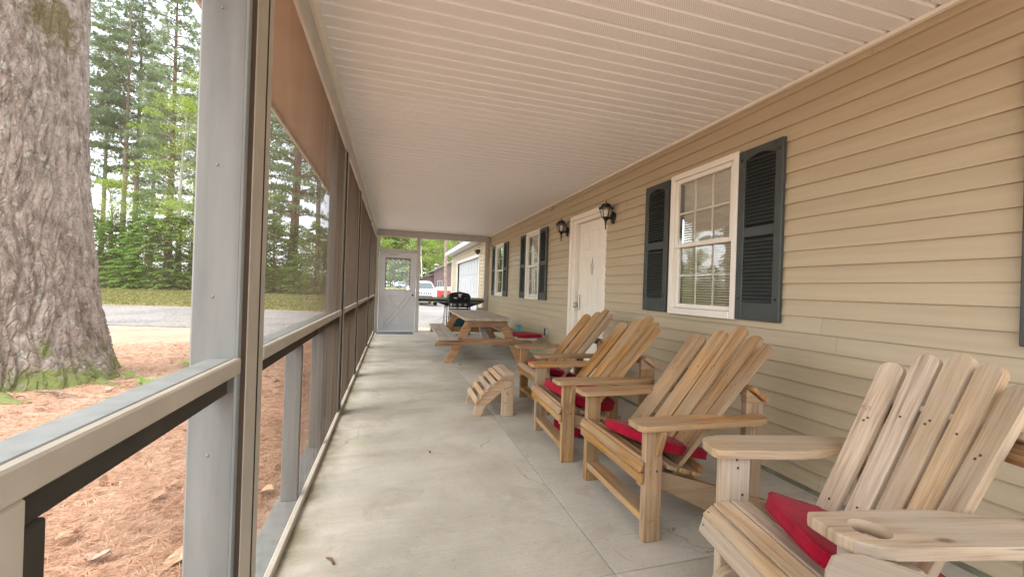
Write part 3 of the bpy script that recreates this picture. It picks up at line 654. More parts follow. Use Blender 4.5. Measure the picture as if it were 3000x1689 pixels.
def chair_a(label, loc, rz):
    m = M['cedar']; c = thing('adirondack_chair', label, 'chair', loc, rz, 'wooden armchairs along the house wall')
    Wd = .668; vc = Wd/2
    for v0 in (0, Wd-.038):
        lg = box('leg', 0, .09, v0, v0+.038, 0, .53, m, c, .003)
        yy = v0-.0006 if v0 == 0 else v0-.0006
        for x_, z_ in ((.025, .10), (.045, .102), (.068, .104), (.04, .30), (.062, .33), (.03, .345)):
            s_ = lathe('screw', [(.0001, 0), (.006, 0), (.0055, -.0006), (.0001, -.0007)], M['pitch_stain'] if x_ != .062 else M['screw'], lg, 8, (x_, yy, z_), 'y')
        vp = .052 if v0 == 0 else Wd-.09; box('rear_post', .615, .72, vp, vp+.038, 0, .612, m, c, .003)
        slab('rear_post_top', [(0, 0), (.105, 0), (0, .073)], (.615, vp+.038, .6125), (1, 0, 0), (0, 0, 1), .038, m, c, .0015)
    for v, f in ((.02, -1), (Wd-.02, 1)):
        slab('arm', arm_shape(.74, .14, f), (-.055, v, .5305), (1, 0, 0), (0, 1, 0), .028, m, c, .005, 2)
        sgn = -1 if v < .1 else 1; v_ = 0 if sgn < 0 else Wd
        slab('arm_bracket', [(0, 0), (0, .048), (-.02, .048), (-.125, .012), (-.125, 0)], (.05 if sgn < 0 else .078, v_, .529), (0, 0, 1), (0, sgn, 0), .028, m, c, .003)
        vs = .0385 if v < .1 else Wd-.0765
        slab('side_rail', [(.0, .345), (.0, .245), (.12, .225), (.56, .0), (.76, 0), (.76, .10), (.43, .207), (.12, .307)], (0, vs+.038, 0), (1, 0, 0), (0, 0, 1), .038, m, c, .003)
    a = math.atan2(-.073, .105)
    bb = board('back_brace', (.685, .03, .658), (.685, Wd-.03, .658), (math.cos(a), 0, math.sin(a)), .115, .024, M['table_wood'], c, .003)
    board('lower_brace', (.36, .08, .262), (.36, Wd-.08, .262), (.3, 0, .5), .09, .025, m, c)
    box('stretcher', .005, .088, .0385, Wd-.0385, .08, .118, m, c, .003)
    box('seat_slat', -.026, -.002, .0, Wd, .275, .325, m, c, .006); board('seat_slat', (-.016, 0, .352), (-.016, Wd, .352), (.35, 0, .9), .05, .022, m, c, .006)
    for i, u in enumerate((.026, .096, .166, .236, .306)):
        z = .362-.30*u+.012; e = .04 if u < .1 else .022
        board('seat_slat', (u, e, z), (u, Wd-e, z), (1, 0, -.32), .062, .022, m, c, .005)
    back_slats(c, m, vc, (.285, .25), .862, (.968, .93, .895), .112, .128, .108, .096, .2, .022)
    return c
C1 = chair_a('tan wooden armchair standing farthest back, in front of the white door', (1.345, 3.575, 0), math.radians(0))
C2 = chair_a('tan wooden armchair second from the back, with a rumpled red cushion', (1.125, 2.555, 0), math.radians(-3))
C3 = chair_a('tan wooden armchair under the large near window, red cushion laid askew', (1.153, 1.65, 0), math.radians(-1.5))

def chair_b(label, loc, rz):
    """paler chair: wide arms with cup holes, sled runners with a rounded nose"""
    m = M['pale_pine']; c = thing('adirondack_chair', label, 'chair', loc, rz, 'wooden armchairs along the house wall'); Wd = .57; vc = Wd/2
    for v0 in (0, Wd-.04):
        lg = box('leg', 0.02, .13, v0, v0+.04, .0, .57, m, c, .004)
        for x_, z_ in ((.075, .55), (.08, .52), (.10, .42)): lathe('screw', [(.0001, 0), (.005, 0), (.005, -.0008), (.0001, -.0009)], M['screw'], lg, 8, (x_, v0-.0006, z_), 'y')
        vo = v0-.0405 if v0 == 0 else v0+.0405; n = 8
        nose = [(.10*(1-math.sin(PI/2*i/n)), .165*math.sin(PI/2*i/n)**.8 if i else 0) for i in range(n+1)]
        nose = [(-.045+.10-.10*math.cos(PI/2*i/n), .165*math.sin(PI/2*i/n)) for i in range(n+1)]
        vi = v0+.0405+.038 if v0 == 0 else v0-.0005
        slab('runner', [(-.045, 0)]+nose[1:]+[(.13, .168), (.30, .25), (.42, .27), (.88, .06), (.92, 0)], (0, vi, 0), (1, 0, 0), (0, 0, 1), .038, m, c, .004)
        lathe('bolt', [(.0001, .001), (.012, 0), (.011, -.006), (.005, -.008), (.0001, -.008)], M['chrome'], c, 8, (.075, v0-.001, .11), 'y')
        vq = -.012 if v0 == 0 else Wd-.11; box('rear_post', .525, .61, vq, vq+.04, 0, .775, m, c, .004)
    for v, f in ((.005, -1), (Wd-.005, 1)):
        L, w_ = .74, .155
        pts = [(.012, -w_/2), (.24, -w_/2-.004), (.34, -w_/2-.008), (.40, -w_/2+.004), (.48, -w_/2+.03), (.60, -w_/2+.048), (L, -w_/2+.055), (L, .035), (.70, .052), (.62, .066), (.54, w_/2-.002), (.42, w_/2+.004), (.10, w_/2), (.055, w_/2-.006), (.022, w_/2-.028), (.006, w_/2-.06), (.0, -w_/2+.03), (.002, -w_/2+.012)]
        bm = poly_bm([(a, b*f) for a, b in (pts if f > 0 else pts[::-1])], .032)
        ar = link('arm', finish(bm, 'arm', .007, 2, xf=frame((-.035, v, .5705), (1, 0, 0), (0, 1, 0))), m, c)
        if f > 0: continue
        cut_ = lathe('cup_cutter', [(.043, .5), (.043, .7)], m, c, 28, (-.035+.105, v+.004*f, 0)); bpy.context.view_layer.update(); md = ar.modifiers.new('cup_hole', 'BOOLEAN'); md.operation = 'DIFFERENCE'; md.object = cut_; md.solver = 'EXACT'
        dg = bpy.context.evaluated_depsgraph_get(); dg.update(); me = bpy.data.meshes.new_from_object(ar.evaluated_get(dg)); ar.modifiers.clear(); ar.data = me; bpy.data.objects.remove(cut_)
        if not me.materials: me.materials.append(m)
        # curved cup bracket under the hole
        pts = [(.06*math.cos(t_), .062*math.sin(t_)) for t_ in [PI*(.5+i/8) for i in range(9)]]+[(.07, -.055), (.07, .05)]
        slab('cup_bracket', pts, (.08, v+.012*f, .508), (1, 0, 0), (0, 1, 0), .03, m, c, .004)
    for i, (u, z, tu, tz, e, w_) in enumerate(((-.052, .318, .30, .95, .045, .062), (-.03, .362, .75, .66, .042, .05), (.018, .386, .98, .18, .042, .062), (.084, .388, 1, -.08, .042, .064), (.152, .378, 1, -.2, .012, .066), (.222, .362, 1, -.27, .01, .066), (.292, .341, 1, -.32, .01, .066), (.35, .32, 1, -.36, .06, .05))):
        sl = board('seat_slat', (u, e, z), (u, Wd-e, z), (tu, 0, tz), w_, .022, m, c, .004)
        for vv in (e+.02, Wd-e-.02):
            if i in (0, 1): lathe('screw', [(.0001, .001), (.004, 0), (.0001, -.001)], M['screw'], sl, 6, (u-.012, vv, z+.006), 'x')
    back_slats(c, m, vc, (.355, .30), .69, (.99, .97, .925), .079, .091, .073, .064, .13, .012, .024)
    board('back_brace', (.612, .03, .745), (.612, Wd-.03, .745), (.45, 0, .85), .06, .02, M['table_wood'], c); board('arm_cross_brace', (.63, .0, .785), (.63, Wd-.06, .785), (1, 0, -.45), .10, .024, m, c, .004)
    board('lower_brace', (.41, .06, .33), (.41, Wd-.06, .33), (.5, 0, .8), .085, .025, m, c); box('stretcher', .03, .12, .041, Wd-.041, .20, .235, m, c, .003)
    return c
C4 = chair_b('pale weathered wooden armchair nearest the camera, cup holes in its wide arms', (1.072, .73, 0), math.radians(-12))
C5 = chair_b('pale wooden armchair of which only an arm tip shows at the bottom right edge', (0, 0, 0), math.radians(-58.3))
E5 = Vector((.925, .655)); l5 = Vector((-.03, .565)); r_ = math.radians(-58.3)
C5.location = (E5.x-(l5.x*math.cos(r_)-l5.y*math.sin(r_)), E5.y-(l5.x*math.sin(r_)+l5.y*math.cos(r_)), 0)

# ------------------------------------------------------------------ cushions
def cushion(label, loc, rot, sx=.46, sy=.46, h=.06, seed=0, fold=0.0, grp='red seat cushions'):
    rn = np.random.default_rng(seed); n = 64; prof = [(.02, 1), (.3, 1.02), (.55, 1.0), (.75, .95), (.88, .86), (.96, .74), (.995, .62), (1.0, .2), (1, -.2), (.995, -.62), (.96, -.74), (.85, -.84), (.5, -.9), (.02, -.92)]
    V = []; ph = rn.uniform(0, 6, 6)
    for r, z in prof:
        for k in range(n):
            th = 2*PI*k/n; c, s = math.cos(th), math.sin(th); e = 5.0; q = (abs(c)**e+abs(s)**e)**(-1/e)
            x, y = c*q*r, s*q*r; wr = .06*math.sin(3*x+ph[0])*math.sin(4*y+ph[1])+.04*math.sin(9*x+ph[2]+3*y)+.03*math.sin(11*y+ph[3])
            zz = h/2*(z+wr*(1 if z > 0 else .3))+fold*(x*x*.5-.1+.25*y*abs(y)); V.append((x*sx/2, y*sy/2, zz))
    m_ = len(prof); F = [(i*n+k, i*n+(k+1) % n, (i+1)*n+(k+1) % n, (i+1)*n+k) for i in range(m_-1) for k in range(n)]
    o = quadmesh('cushion', V, [f[::-1] for f in F], M['fabric'], None, True)
    tag(o, label, 'cushion', grp); o.location = loc; o.rotation_euler = rot
    for j in (6, 9):
        ring = [V[j*n+k] for k in range(0, n, 1)]; ring.append(ring[0])
        tube('piping', [(x*1.004, y*1.004, z) for x, y, z in ring], .0038, M['fabric'], o, 6, False)
    return o
def on_seat(ch, u, v, z): return ch.matrix_basis @ Vector((u, v, z))
TILT = .29
cushion('red cushion lying askew on the armchair under the near window', on_seat(C3, .265, .325, .358), (0, TILT, math.radians(14)), .44, .45, .062, 1)
cushion('magenta-red cushion on the farthest armchair, by the white door', on_seat(C1, .24, .33, .356), (0, TILT, 0), .44, .46, .06, 2)
cushion('rumpled red cushion on the seat of the second armchair from the back', on_seat(C2, .245, .33, .366), (.03, TILT-.06, math.radians(8)), .44, .46, .07, 3, .05)
cushion('dark red cushion pushed against the backrest of the second armchair', on_seat(C2, .33, .40, .40), (.12, -.2, .2), .26, .34, .06, 7)
cushion('red cushion fallen to the floor beneath the second armchair', (1.5, 3.12, .05), (.0, .0, .5), .30, .30, .09, 5)
cushion('red cushion on the pale armchair nearest the camera', on_seat(C4, .29, .255, .392), (0, .26, math.radians(-25)), .42, .41, .062, 4)

# ------------------------------------------------------------------ footrest
fr_ = thing('footrest', 'low curved wooden slatted footrest standing on the open concrete', 'footrest', (.76, 3.64, 0), math.radians(-2)); m = M['rest_wood']
arc = [(0.02+.30*(1-math.cos(a))*.0, 0) for a in (0,)]
def arcz(u): return .085+.275*math.sin(min(1, (u+.03)/.36)*PI/2)**.95
for v0 in (0, .425):
    up = [(u, arcz(u)) for u in [i*.034 for i in range(11)]]
    slab('side', [(-.03, 0), (.045, 0)]+[(u+.045, arcz(u)-.075-.02*math.sin(u*8)) for u in [.02+i*.034 for i in range(8)]]+[(.33, .27)]+up[::-1]+[(-.03, .03)], (0, v0+.032, 0), (1, 0, 0), (0, 0, 1), .032, m, fr_, .002)
    vv = v0-.0305 if v0 == 0 else v0+.0325
    lg = box('leg', .225, .335, vv, vv+.03, 0, .315, m, fr_, .003)
    for q in ((.25, .25), (.275, .255), (.27, .215), (.28, .2), (.3, .265), (.26, .12)): lathe('screw', [(.0001, 0), (.006, 0), (.006, -.0008), (.0001, -.0009)], M['screw'], lg, 8, (q[0], vv-.0005, q[1]), 'y')
for i in range(7):
    u = .0+i*.052; z = arcz(u)+.012; d = Vector((.052, 0, arcz(u+.026)-arcz(u-.026))).normalized()
    board('slat', (u, -.02, z), (u, .477, z), d, .047 if i else .05, .02, m, fr_, .003)

# ------------------------------------------------------------------ picnic table
pt_ = thing('picnic_table', 'weathered wooden picnic table with attached benches toward the porch end', 'picnic table', (1.45, 7.22, 0), math.radians(-1.5)); tw, tt = M['table_wood'], M['table_top']
for i in range(5): box('top_plank', -.375+i*.151, -.375+i*.151+.146, -1.2, 1.2, .668, .704, tt, pt_, .004)
for sg in (-1, 1):
    for i in range(2): x0 = sg*.605-.146+i*.149; box('bench_plank', x0, x0+.144, -1.2, 1.2, .378, .414, tt, pt_, .004)
for y in (-.94, .94):
    yo = y-.038 if y < 0 else y
    board('seat_beam', (-.745, yo-.0005+.019-.02*0, .325), (.745, yo-.0005+.019, .325), (0, 0, 1), .104, .036, tw, pt_, .004)
    slab('top_cleat', [(-.36, .11), (-.27, 0), (.27, 0), (.36, .11)], (0, yo+.037, .5575), (1, 0, 0), (0, 0, 1), .036, tw, pt_, .004)
    yl = y+.0185 if y < 0 else y-.02
    for sg in (-1, 1):
        A, B = (sg*.585, 0), (sg*.24, .667); hw = .072
        slab('leg', [(A[0]-hw, A[1]), (A[0]+hw, A[1]), (B[0]+hw, B[1]), (B[0]-hw, B[1])], (0, yl+.0195, 0), (1, 0, 0), (0, 0, 1), .037, tw, pt_, .004)
for y in (-1, 1): board('brace', (0, y*.88, .345), (0, y*.22, .662), (1, 0, 0), .09, .036, tt, pt_, .004)
board('centre_cleat', (-.34, 0, .64), (.34, 0, .64), (0, 1, 0), .09, .05, tw, pt_, .004)
cu = thing('plastic_cup', 'teal plastic tumbler standing on the picnic bench near the wall', 'cup', (2.06, 6.62, .4145))
M['teal'].node_tree.nodes['Principled BSDF'].inputs['Transmission Weight'].default_value = .25
lathe('cup_body', [(.001, 0), (.03, 0), (.032, .01), (.041, .15), (.039, .15), (.03, .012), (.001, .011)], M['teal'], cu, 20)
for k in range(10): a = 2*PI*k/10; tube('rib', [(.0315*math.cos(a), .0315*math.sin(a), .012), (.0395*math.cos(a), .0395*math.sin(a), .12)], .0028, M['teal'], cu, 5)
bc = cushion('red tufted cushion on the wall-side picnic bench', (2.075, 6.2, .448), (0, .02, math.radians(6)), .40, .42, .055, 9)

# ------------------------------------------------------------------ gas grill
gr_ = thing('gas_grill', 'black gas grill with three knobs and side shelves behind the picnic table', 'grill', (1.565, 10.08, 0)); bk, br_ = M['black'], M['black_rough']
lidp = [(-.262, .838), (-.264, .94), (-.252, .985), (-.215, 1.022), (-.1, 1.043), (0, 1.063), (.1, 1.043), (.215, 1.022), (.252, .985), (.264, .94), (.262, .838)]
bm = poly_bm(lidp, .42)
for v in bm.verts:
    if v.co.y > .9 and v.co.z in (0.0,) or v.co.y > .9 and abs(v.co.z-.42) < 1e-5:
        k = (v.co.y-.9)/.16; v.co.z += (1 if v.co.z < .2 else -1)*.14*k**1.4
link('lid', finish(bm, 'lid', .008, 2, xf=frame((0, .2, 0), (1, 0, 0), (0, 0, 1))), bk, gr_)
box('firebox', -.25, .25, -.19, .19, .69, .836, br_, gr_, .01); cp = box('control_panel', -.262, .262, -.245, -.191, .675, .808, bk, gr_, .008)
for x in (-.13, .005, .135):
    k_ = lathe('knob', [(.0001, -.03), (.02, -.03), (.024, -.024), (.03, -.004), (.034, 0), (.0001, 0)], M['chrome'], gr_, 18, (x, -.2455, .742), 'y')
    box('knob_grip', x-.004, x+.004, -.2855, -.2755, .724, .76, bk, k_, .001)
box('label_plate', -.235, -.195, -.2475, -.2455, .70, .775, M['chrome'], cp, .001)
box('hinge_gap', -.24, .24, -.2, -.19, .808, .837, M['gap_dark'], gr_, 0)
tube('lid_handle', [(-.15, -.235, .905), (-.085, -.262, .905), (.085, -.262, .905), (.15, -.235, .905)], .012, M['chrome'], gr_, 10); tube('handle_grip', [(-.085, -.263, .902), (.085, -.263, .902)], .0155, br_, gr_, 10)
lathe('badge', [(.0001, -.008), (.02, -.008), (.026, -.006), (.034, -.008), (.036, 0), (.0001, 0)], M['chrome'], gr_, 20, (0, -.206, .957), 'y'); box('name_plate', -.05, .055, -.194, -.186, .985, 1.004, M['chrome'], gr_, .001)
for sg in (-1, 1):
    x0, x1 = sorted((sg*.27, sg*.56)); sh = box('side_shelf', x0, x1, -.17, .19, .782, .80, br_, gr_, .004)
    slab('shelf_bracket', [(0, 0), (.26, 0), (0, -.085)], (sg*.27, -.15, .781), (sg, 0, 0), (0, 0, 1), .02, br_, sh, .002)
    for y in (-.2, .19): box('leg', sg*.255-.012, sg*.255+.012, y-.012, y+.012, .05 if y > 0 else .012, .69, br_, gr_, .002)
    lathe('wheel', [(.0001, -.018), (.05, -.018), (.075, -.015), (.075, .015), (.05, .018), (.0001, .018)], br_, gr_, 18, (sg*.285, .19, .076), 'x')
tube('tool_bar', [(-.345, -.15, .78), (-.39, -.18, .3), (-.40, -.18, .1)], .008, br_, gr_); tube('tool_bar', [(-.32, -.15, .78), (-.36, -.18, .3), (-.37, -.18, .1)], .006, br_, gr_)
box('cart_panel', -.235, .235, -.2, -.185, .14, .66, plain('dark_teal_panel', S(28, 62, 70), .4), gr_, .003); box('bottom_shelf', -.26, .26, -.2, .2, .11, .135, br_, gr_, .003)
tube('gas_hose', [(.2, .2, .68), (.32, .26, .62), (.42, .25, .5), (.34, .2, .3), (.1, .1, .25)], .008, M['gap_dark'], gr_)
gt = thing('folding_stand', 'small grey folding stand leaning by the house corner behind the grill', 'stand', (2.17, 10.35, 0))
for x0, x1, y in ((-.08, .06, -.05), (.06, -.08, .05)): tube('leg', [(x0, y, .0), (x1, y, .78)], .012, M['fascia'], gt); 
box('seat_sling', -.1, .09, -.07, .07, .60, .66, M['fascia'], gt, .01)

# ------------------------------------------------------------------ wall lanterns
def lantern(label, Y):
    b = M['black']; L = thing('wall_lantern', label, 'lantern', (W-.0125, Y, 2.03), 0, 'black lanterns beside the door')
    bp = lathe('back_plate', [(.0001, 0), (.056, 0), (.054, -.012), (.04, -.02), (.018, -.028), (.0001, -.03)], b, L, 20, (0, 0, 0), 'x'); bp.scale = (1, 1, 1.3)
    tube('bracket', [(-.02, 0, 0), (-.06, 0, -.012), (-.085, 0, -.03), (-.1, 0, -.012)], [.012, .009, .011, .014], b, L)
    lathe('stem', [(.0005, -.148), (.006, -.14), (.009, -.13), (.005, -.12), (.011, -.07), (.014, -.045), (.022, -.035), (.03, -.02), (.042, -.012), (.044, -.005), (.0005, -.005)], b, L, 12, (-.1, 0, 0))
    def ring(r): return [(-.1+r*math.cos(PI/3*k+PI/6), r*math.sin(PI/3*k+PI/6)) for k in range(6)]
    lo, hi = ring(.045), ring(.076); zl, zh = -.004, .1
    for k in range(6):
        tube('cage_bar', [(*lo[k], zl), (*hi[k], zh)], .0042, b, L, 5); j = (k+1) % 6
        quadmesh('pane', [(*lo[k], zl), (*lo[j], zl), (*hi[j], zh), (*hi[k], zh)], [(0, 1, 2, 3)], M['lamp_glass'], L)
        tube('cage_ring', [(*hi[k], zh), (*hi[j], zh)], .005, b, L, 5); tube('cage_ring', [(*lo[k], zl), (*lo[j], zl)], .004, b, L, 5)
    lathe('roof', [(.095, .098), (.097, .103), (.07, .118), (.055, .142), (.036, .155), (.012, .158), (.0005, .158)], b, L, 6, (-.1, 0, 0), 'z', False).rotation_euler = (0, 0, 0)
    lathe('finial', [(.0005, .157), (.011, .158), (.005, .166), (.01, .172), (.004, .185), (.0005, .2)], b, L, 10, (-.1, 0, 0))
    lathe('bulb', [(.0005, -.002), (.012, 0), (.012, .03), (.02, .05), (.022, .065), (.012, .085), (.0005, .09)], M['white_trim'], L, 14, (-.1, 0, 0))
lantern('black glass lantern on the wall left of the white door', 5.56); lantern('black glass lantern on the wall right of the white door, nearer the camera', 4.255)

# ------------------------------------------------------------------ small wall and floor things
oc = thing('outlet_box', 'small grey outlet cover low on the siding left of the door', 'outlet', (W-.012, 6.277, .485)); box('box_body', -.03, 0, -.035, .035, -.07, .07, M['fascia'], oc, .006); box('lid', -.04, -.0305, -.03, .03, -.062, .062, M['shutter'], oc, .004)
cb_ = tube('hanging_cable', [(W-.02, 10.55, 2.52), (W-.022, 10.5, 2.4), (W-.022, 10.45, 2.3), (W-.022, 10.36, 2.25), (W-.022, 10.2, 2.24)], .006, M['gap_dark']); tag(cb_, 'thin dark cable hanging from the ceiling corner above the far window', 'cable')
hk = thing('ceiling_hook', 'little dark hook under the ceiling edge between door and far windows', 'hook', (W-.02, 6.15, 2.52)); tube('hook_stem', [(0, 0, .02), (0, 0, -.05), (-.02, 0, -.075), (-.035, 0, -.05)], .005, M['gap_dark'], hk)
stm = plain('dry_twig', S(112, 82, 58), .9)
for i, (x, y, a, L, lb) in enumerate(((-.216, 1.842, .6, .06, 'short brown twig on the concrete beside the screens'), (.28, 2.9, .3, .025, 'curled dry leaf stem on the open floor'), (1.0, 6.1, .9, .05, 'dry leaf bit on the floor before the picnic table'))):
    tw_ = tube('twig', [(0, -L/2, 0), (.006, 0, .004), (0, L/2, 0)], [.004, .006, .003], stm, None, 6); tw_.location = (x, y, .006); tw_.rotation_euler[2] = a; tag(tw_, lb, 'twig', 'litter on the porch floor')
# ================================================================== yard
def leafm(name, cols, trans=.35, rough=.6):
    t = NT(name); g = t.n('NewGeometry'); oi = t.n('ObjectInfo'); n = t.noise(g.outputs['Position'], 1.1, 3, .6); n2 = t.noise(g.outputs['Position'], 14, 2, .6)
    f = t.math('ADD', t.math('MULTIPLY', n, .5), t.math('ADD', t.math('MULTIPLY', n2, .35), t.math('MULTIPLY', oi.outputs['Random'], .15)))
    c = t.ramp(f, tuple((.32+.36*i/(len(cols)-1), c) for i, c in enumerate(cols)))
    d = t.n('BsdfDiffuse'); tr = t.n('BsdfTranslucent'); t.l(c, d.inputs[0]); t.l(c, tr.inputs[0]); mx = t.n('MixShader'); mx.inputs[0].default_value = trans
    t.l(d.outputs[0], mx.inputs[1]); t.l(tr.outputs[0], mx.inputs[2]); t.l(mx.outputs[0], t.out.inputs[0]); t.t.nodes.remove(t.b); return t.m
M['needle'] = leafm('pine_needles', (S(104, 126, 96), S(138, 158, 120), S(168, 184, 142)), .5)
M['maple'] = leafm('spring_maple_leaf', (S(122, 150, 62), S(154, 176, 78), S(182, 196, 96)), .5)
M['beech'] = leafm('beech_understorey_leaf', (S(96, 130, 68), S(136, 170, 90), S(172, 198, 112)), .5)
M['far_leaf'] = leafm('far_spring_leaf', (S(112, 138, 66), S(146, 168, 84), S(176, 190, 106)), .45)
def bark(name, a, b, moss=False):
    t = NT(name); v = t.coords('Object', (1, 1, .35)); n = t.noise(v, 16, 5, .65); n1 = t.noise(v, 4, 4, .6)
    c = t.ramp(t.math('ADD', t.math('MULTIPLY', n, .6), t.math('MULTIPLY', n1, .4)), ((.36, a), (.6, b)))
    if moss:
        o = t.coords('Object'); sx = t.n('SeparateXYZ'); t.l(o, sx.inputs[0])
        li = t.noise(o, 11, 4, .6); c = t.mix(t.ramp(li, ((.60, (0, 0, 0, 1)), (.68, (.55, .55, .55, 1)))), c, S(176, 184, 168))
        mz = t.n('MapRange'); t.l(sx.outputs[2], mz.inputs[0]); mz.inputs[1].default_value = .75; mz.inputs[2].default_value = .0; mz.inputs[3].default_value = -.1; mz.inputs[4].default_value = .32
        mn = t.math('ADD', t.noise(o, 5, 5, .65), mz.outputs[0]); c = t.mix(t.ramp(mn, ((.60, (0, 0, 0, 1)), (.72, (.9, .9, .9, 1)))), c, S(104, 116, 58))
        # mossy patch high on the trunk
        dv = t.n('VectorMath', operation='DISTANCE'); t.l(o, dv.inputs[0]); dv.inputs[1].default_value = (.62, -.33, 4.5)
        mp = t.math('SUBTRACT', t.math('MULTIPLY', t.noise(o, 9, 5, .7), 1.6), t.math('MULTIPLY', dv.outputs['Value'], 1.5)); c = t.mix(t.ramp(mp, ((.22, (0, 0, 0, 1)), (.5, (.8, .8, .8, 1)))), c, S(86, 80, 40))
    t.set(c, .95, 0, .1); t.bump(t.noise(t.coords('Object', (1, 1, .5)), 45, 4, .7), .5, .015); return t.m
M['bark'] = bark('pine_bark', S(112, 94, 82), S(164, 146, 132)); M['bark_big'] = bark('old_pine_bark', S(94, 83, 75), S(158, 145, 134), True)
M['bark_pale'] = bark('pale_beech_bark', S(150, 146, 138), S(196, 192, 182)); M['bark_dark'] = bark('dark_pine_bark', S(84, 66, 56), S(124, 104, 90))

# ------------------------------------------------------------------ the big old pine
def worley(nx, nz, U, Vv, seed):
    """F1,F2 over a grid of jittered cells, periodic in U"""
    rn = np.random.default_rng(seed); jx = rn.uniform(.1, .9, (nx, nz+4)); jz = rn.uniform(.1, .9, (nx, nz+4)); iu = np.floor(U).astype(int); iv = np.floor(Vv).astype(int)
    f1 = np.full(U.shape, 9.); f2 = np.full(U.shape, 9.)
    for a in (-1, 0, 1):
        for b in (-1, 0, 1):
            cx = (iu+a) % nx; cz = np.clip(iv+b+1, 0, nz+3); d = np.hypot(iu+a+jx[cx, cz]-U, iv+b+jz[cx, cz]-Vv)
            f2 = np.where(d < f1, f1, np.minimum(f2, d)); f1 = np.minimum(f1, d)
    return f1, f2
tree0 = thing('old_pine_tree', 'huge old pine with furrowed bark and mossy base just outside the screens', 'tree', (-4.66, 6.75, -.22))
NTH, NZ = 480, 640
th = np.linspace(0, 2*PI, NTH, endpoint=False); th = th-.6*np.sin(th+.97); zz = np.linspace(0, 5.9, NZ); TH, ZZ = np.meshgrid(th, zz)
wob = .18*np.sin(ZZ*2.1+3*np.sin(TH*2))+.12*np.sin(ZZ*5+TH*3)
NX = 82; f1, f2 = worley(NX, 50, (TH/(2*PI)*NX+wob*2.4+.25*np.sin(ZZ*15+TH*11)+.15*np.sin(ZZ*37+TH*5)) % NX, ZZ/.14+.8*np.sin(TH*7)+.6*np.sin(TH*19+ZZ*3), 5); plate = np.clip((f2-f1)/(.10+.14*(.5+.5*np.sin(TH*17+ZZ*6))), 0, 1)**.8*(.75+.25*np.sin(f1*5+TH*40))
h1, h2 = worley(34, 10, (TH/(2*PI)*34+wob*2.2) % 34, ZZ/.7+.9*np.sin(TH*5), 15); ridge = np.clip((h2-h1)/.3, 0, 1)
g1, g2 = worley(NX*2, 200, (TH/(2*PI)*NX*2+wob*3) % (NX*2), ZZ/.035, 8); fine = np.clip((g2-g1)/.4, 0, 1)
lobes = .16*np.cos(3*TH+.9)+.11*np.cos(5*TH+2.1)+.05*np.cos(9*TH)
R = .60+.46*np.exp(-ZZ/1.05)*(1+lobes*np.exp(-ZZ/.9)*1.6)+.55*np.exp(-ZZ/.16)*np.clip(lobes+.05, 0, 1)+.02*np.sin(2*TH+ZZ)
R = R+.015*plate*(1+.9*np.exp(-ZZ/1.2))+.020*ridge*(1+1.2*np.exp(-ZZ/1.2))+.004*fine+.008*np.sin(ZZ*9+TH*13)+RNG.normal(0, .0018, R.shape)
Vt = np.stack([R*np.cos(TH)+.03*np.sin(ZZ*.7), R*np.sin(TH), ZZ-.08], -1).reshape(-1, 3)
ii = np.arange(NZ-1)[:, None]*NTH; kk = np.arange(NTH)[None, :]; k2 = (kk+1) % NTH
Ft = np.stack([ii+kk, ii+k2, ii+NTH+k2, ii+NTH+kk], -1).reshape(-1, 4); quadmesh('trunk', Vt, Ft, M['bark_big'], tree0, True)
tube('upper_trunk', [(.03*math.sin(4.1), 0, 5.78), (.05, 0, 10), (-.1, .1, 15), (0, 0, 21)], [.64, .54, .38, .06], M['bark_big'], tree0, 20)

# ------------------------------------------------------------------ leaf builders
def quads_at(P, Dv, Nv, Ls, Ws):
    """rhombus leaves: centre, direction, normal hint"""
    Dv = Dv/np.linalg.norm(Dv, axis=1, keepdims=True); Sd = np.cross(Dv, Nv); Sd /= np.linalg.norm(Sd, axis=1, keepdims=True)+1e-9
    Ls = np.asarray(Ls).reshape(-1, 1); Ws = np.asarray(Ws).reshape(-1, 1); V = np.stack([P-Dv*Ls/2, P+Sd*Ws/2-Dv*Ls*.05, P+Dv*Ls/2, P-Sd*Ws/2-Dv*Ls*.05], 1)
    return V.reshape(-1, 3), np.arange(len(P)*4).reshape(-1, 4)
def tubes_mesh(paths, n=5):
    V = []; F = []
    for pts, rad in paths:
        b = len(V)
        for i, p in enumerate(pts):
            d = (pts[min(i+1, len(pts)-1)]-pts[max(i-1, 0)]); d = d/(np.linalg.norm(d)+1e-9); a = np.cross(d, (0, 0, 1) if abs(d[2]) < .9 else (1, 0, 0)); a /= np.linalg.norm(a); c = np.cross(d, a)
            for k in range(n): t = 2*PI*k/n; V.append(p+(a*math.cos(t)+c*math.sin(t))*rad[i])
        for i in range(len(pts)-1):
            for k in range(n): F.append((b+i*n+k, b+i*n+(k+1) % n, b+(i+1)*n+(k+1) % n, b+(i+1)*n+k))
    return np.array(V), np.array(F)
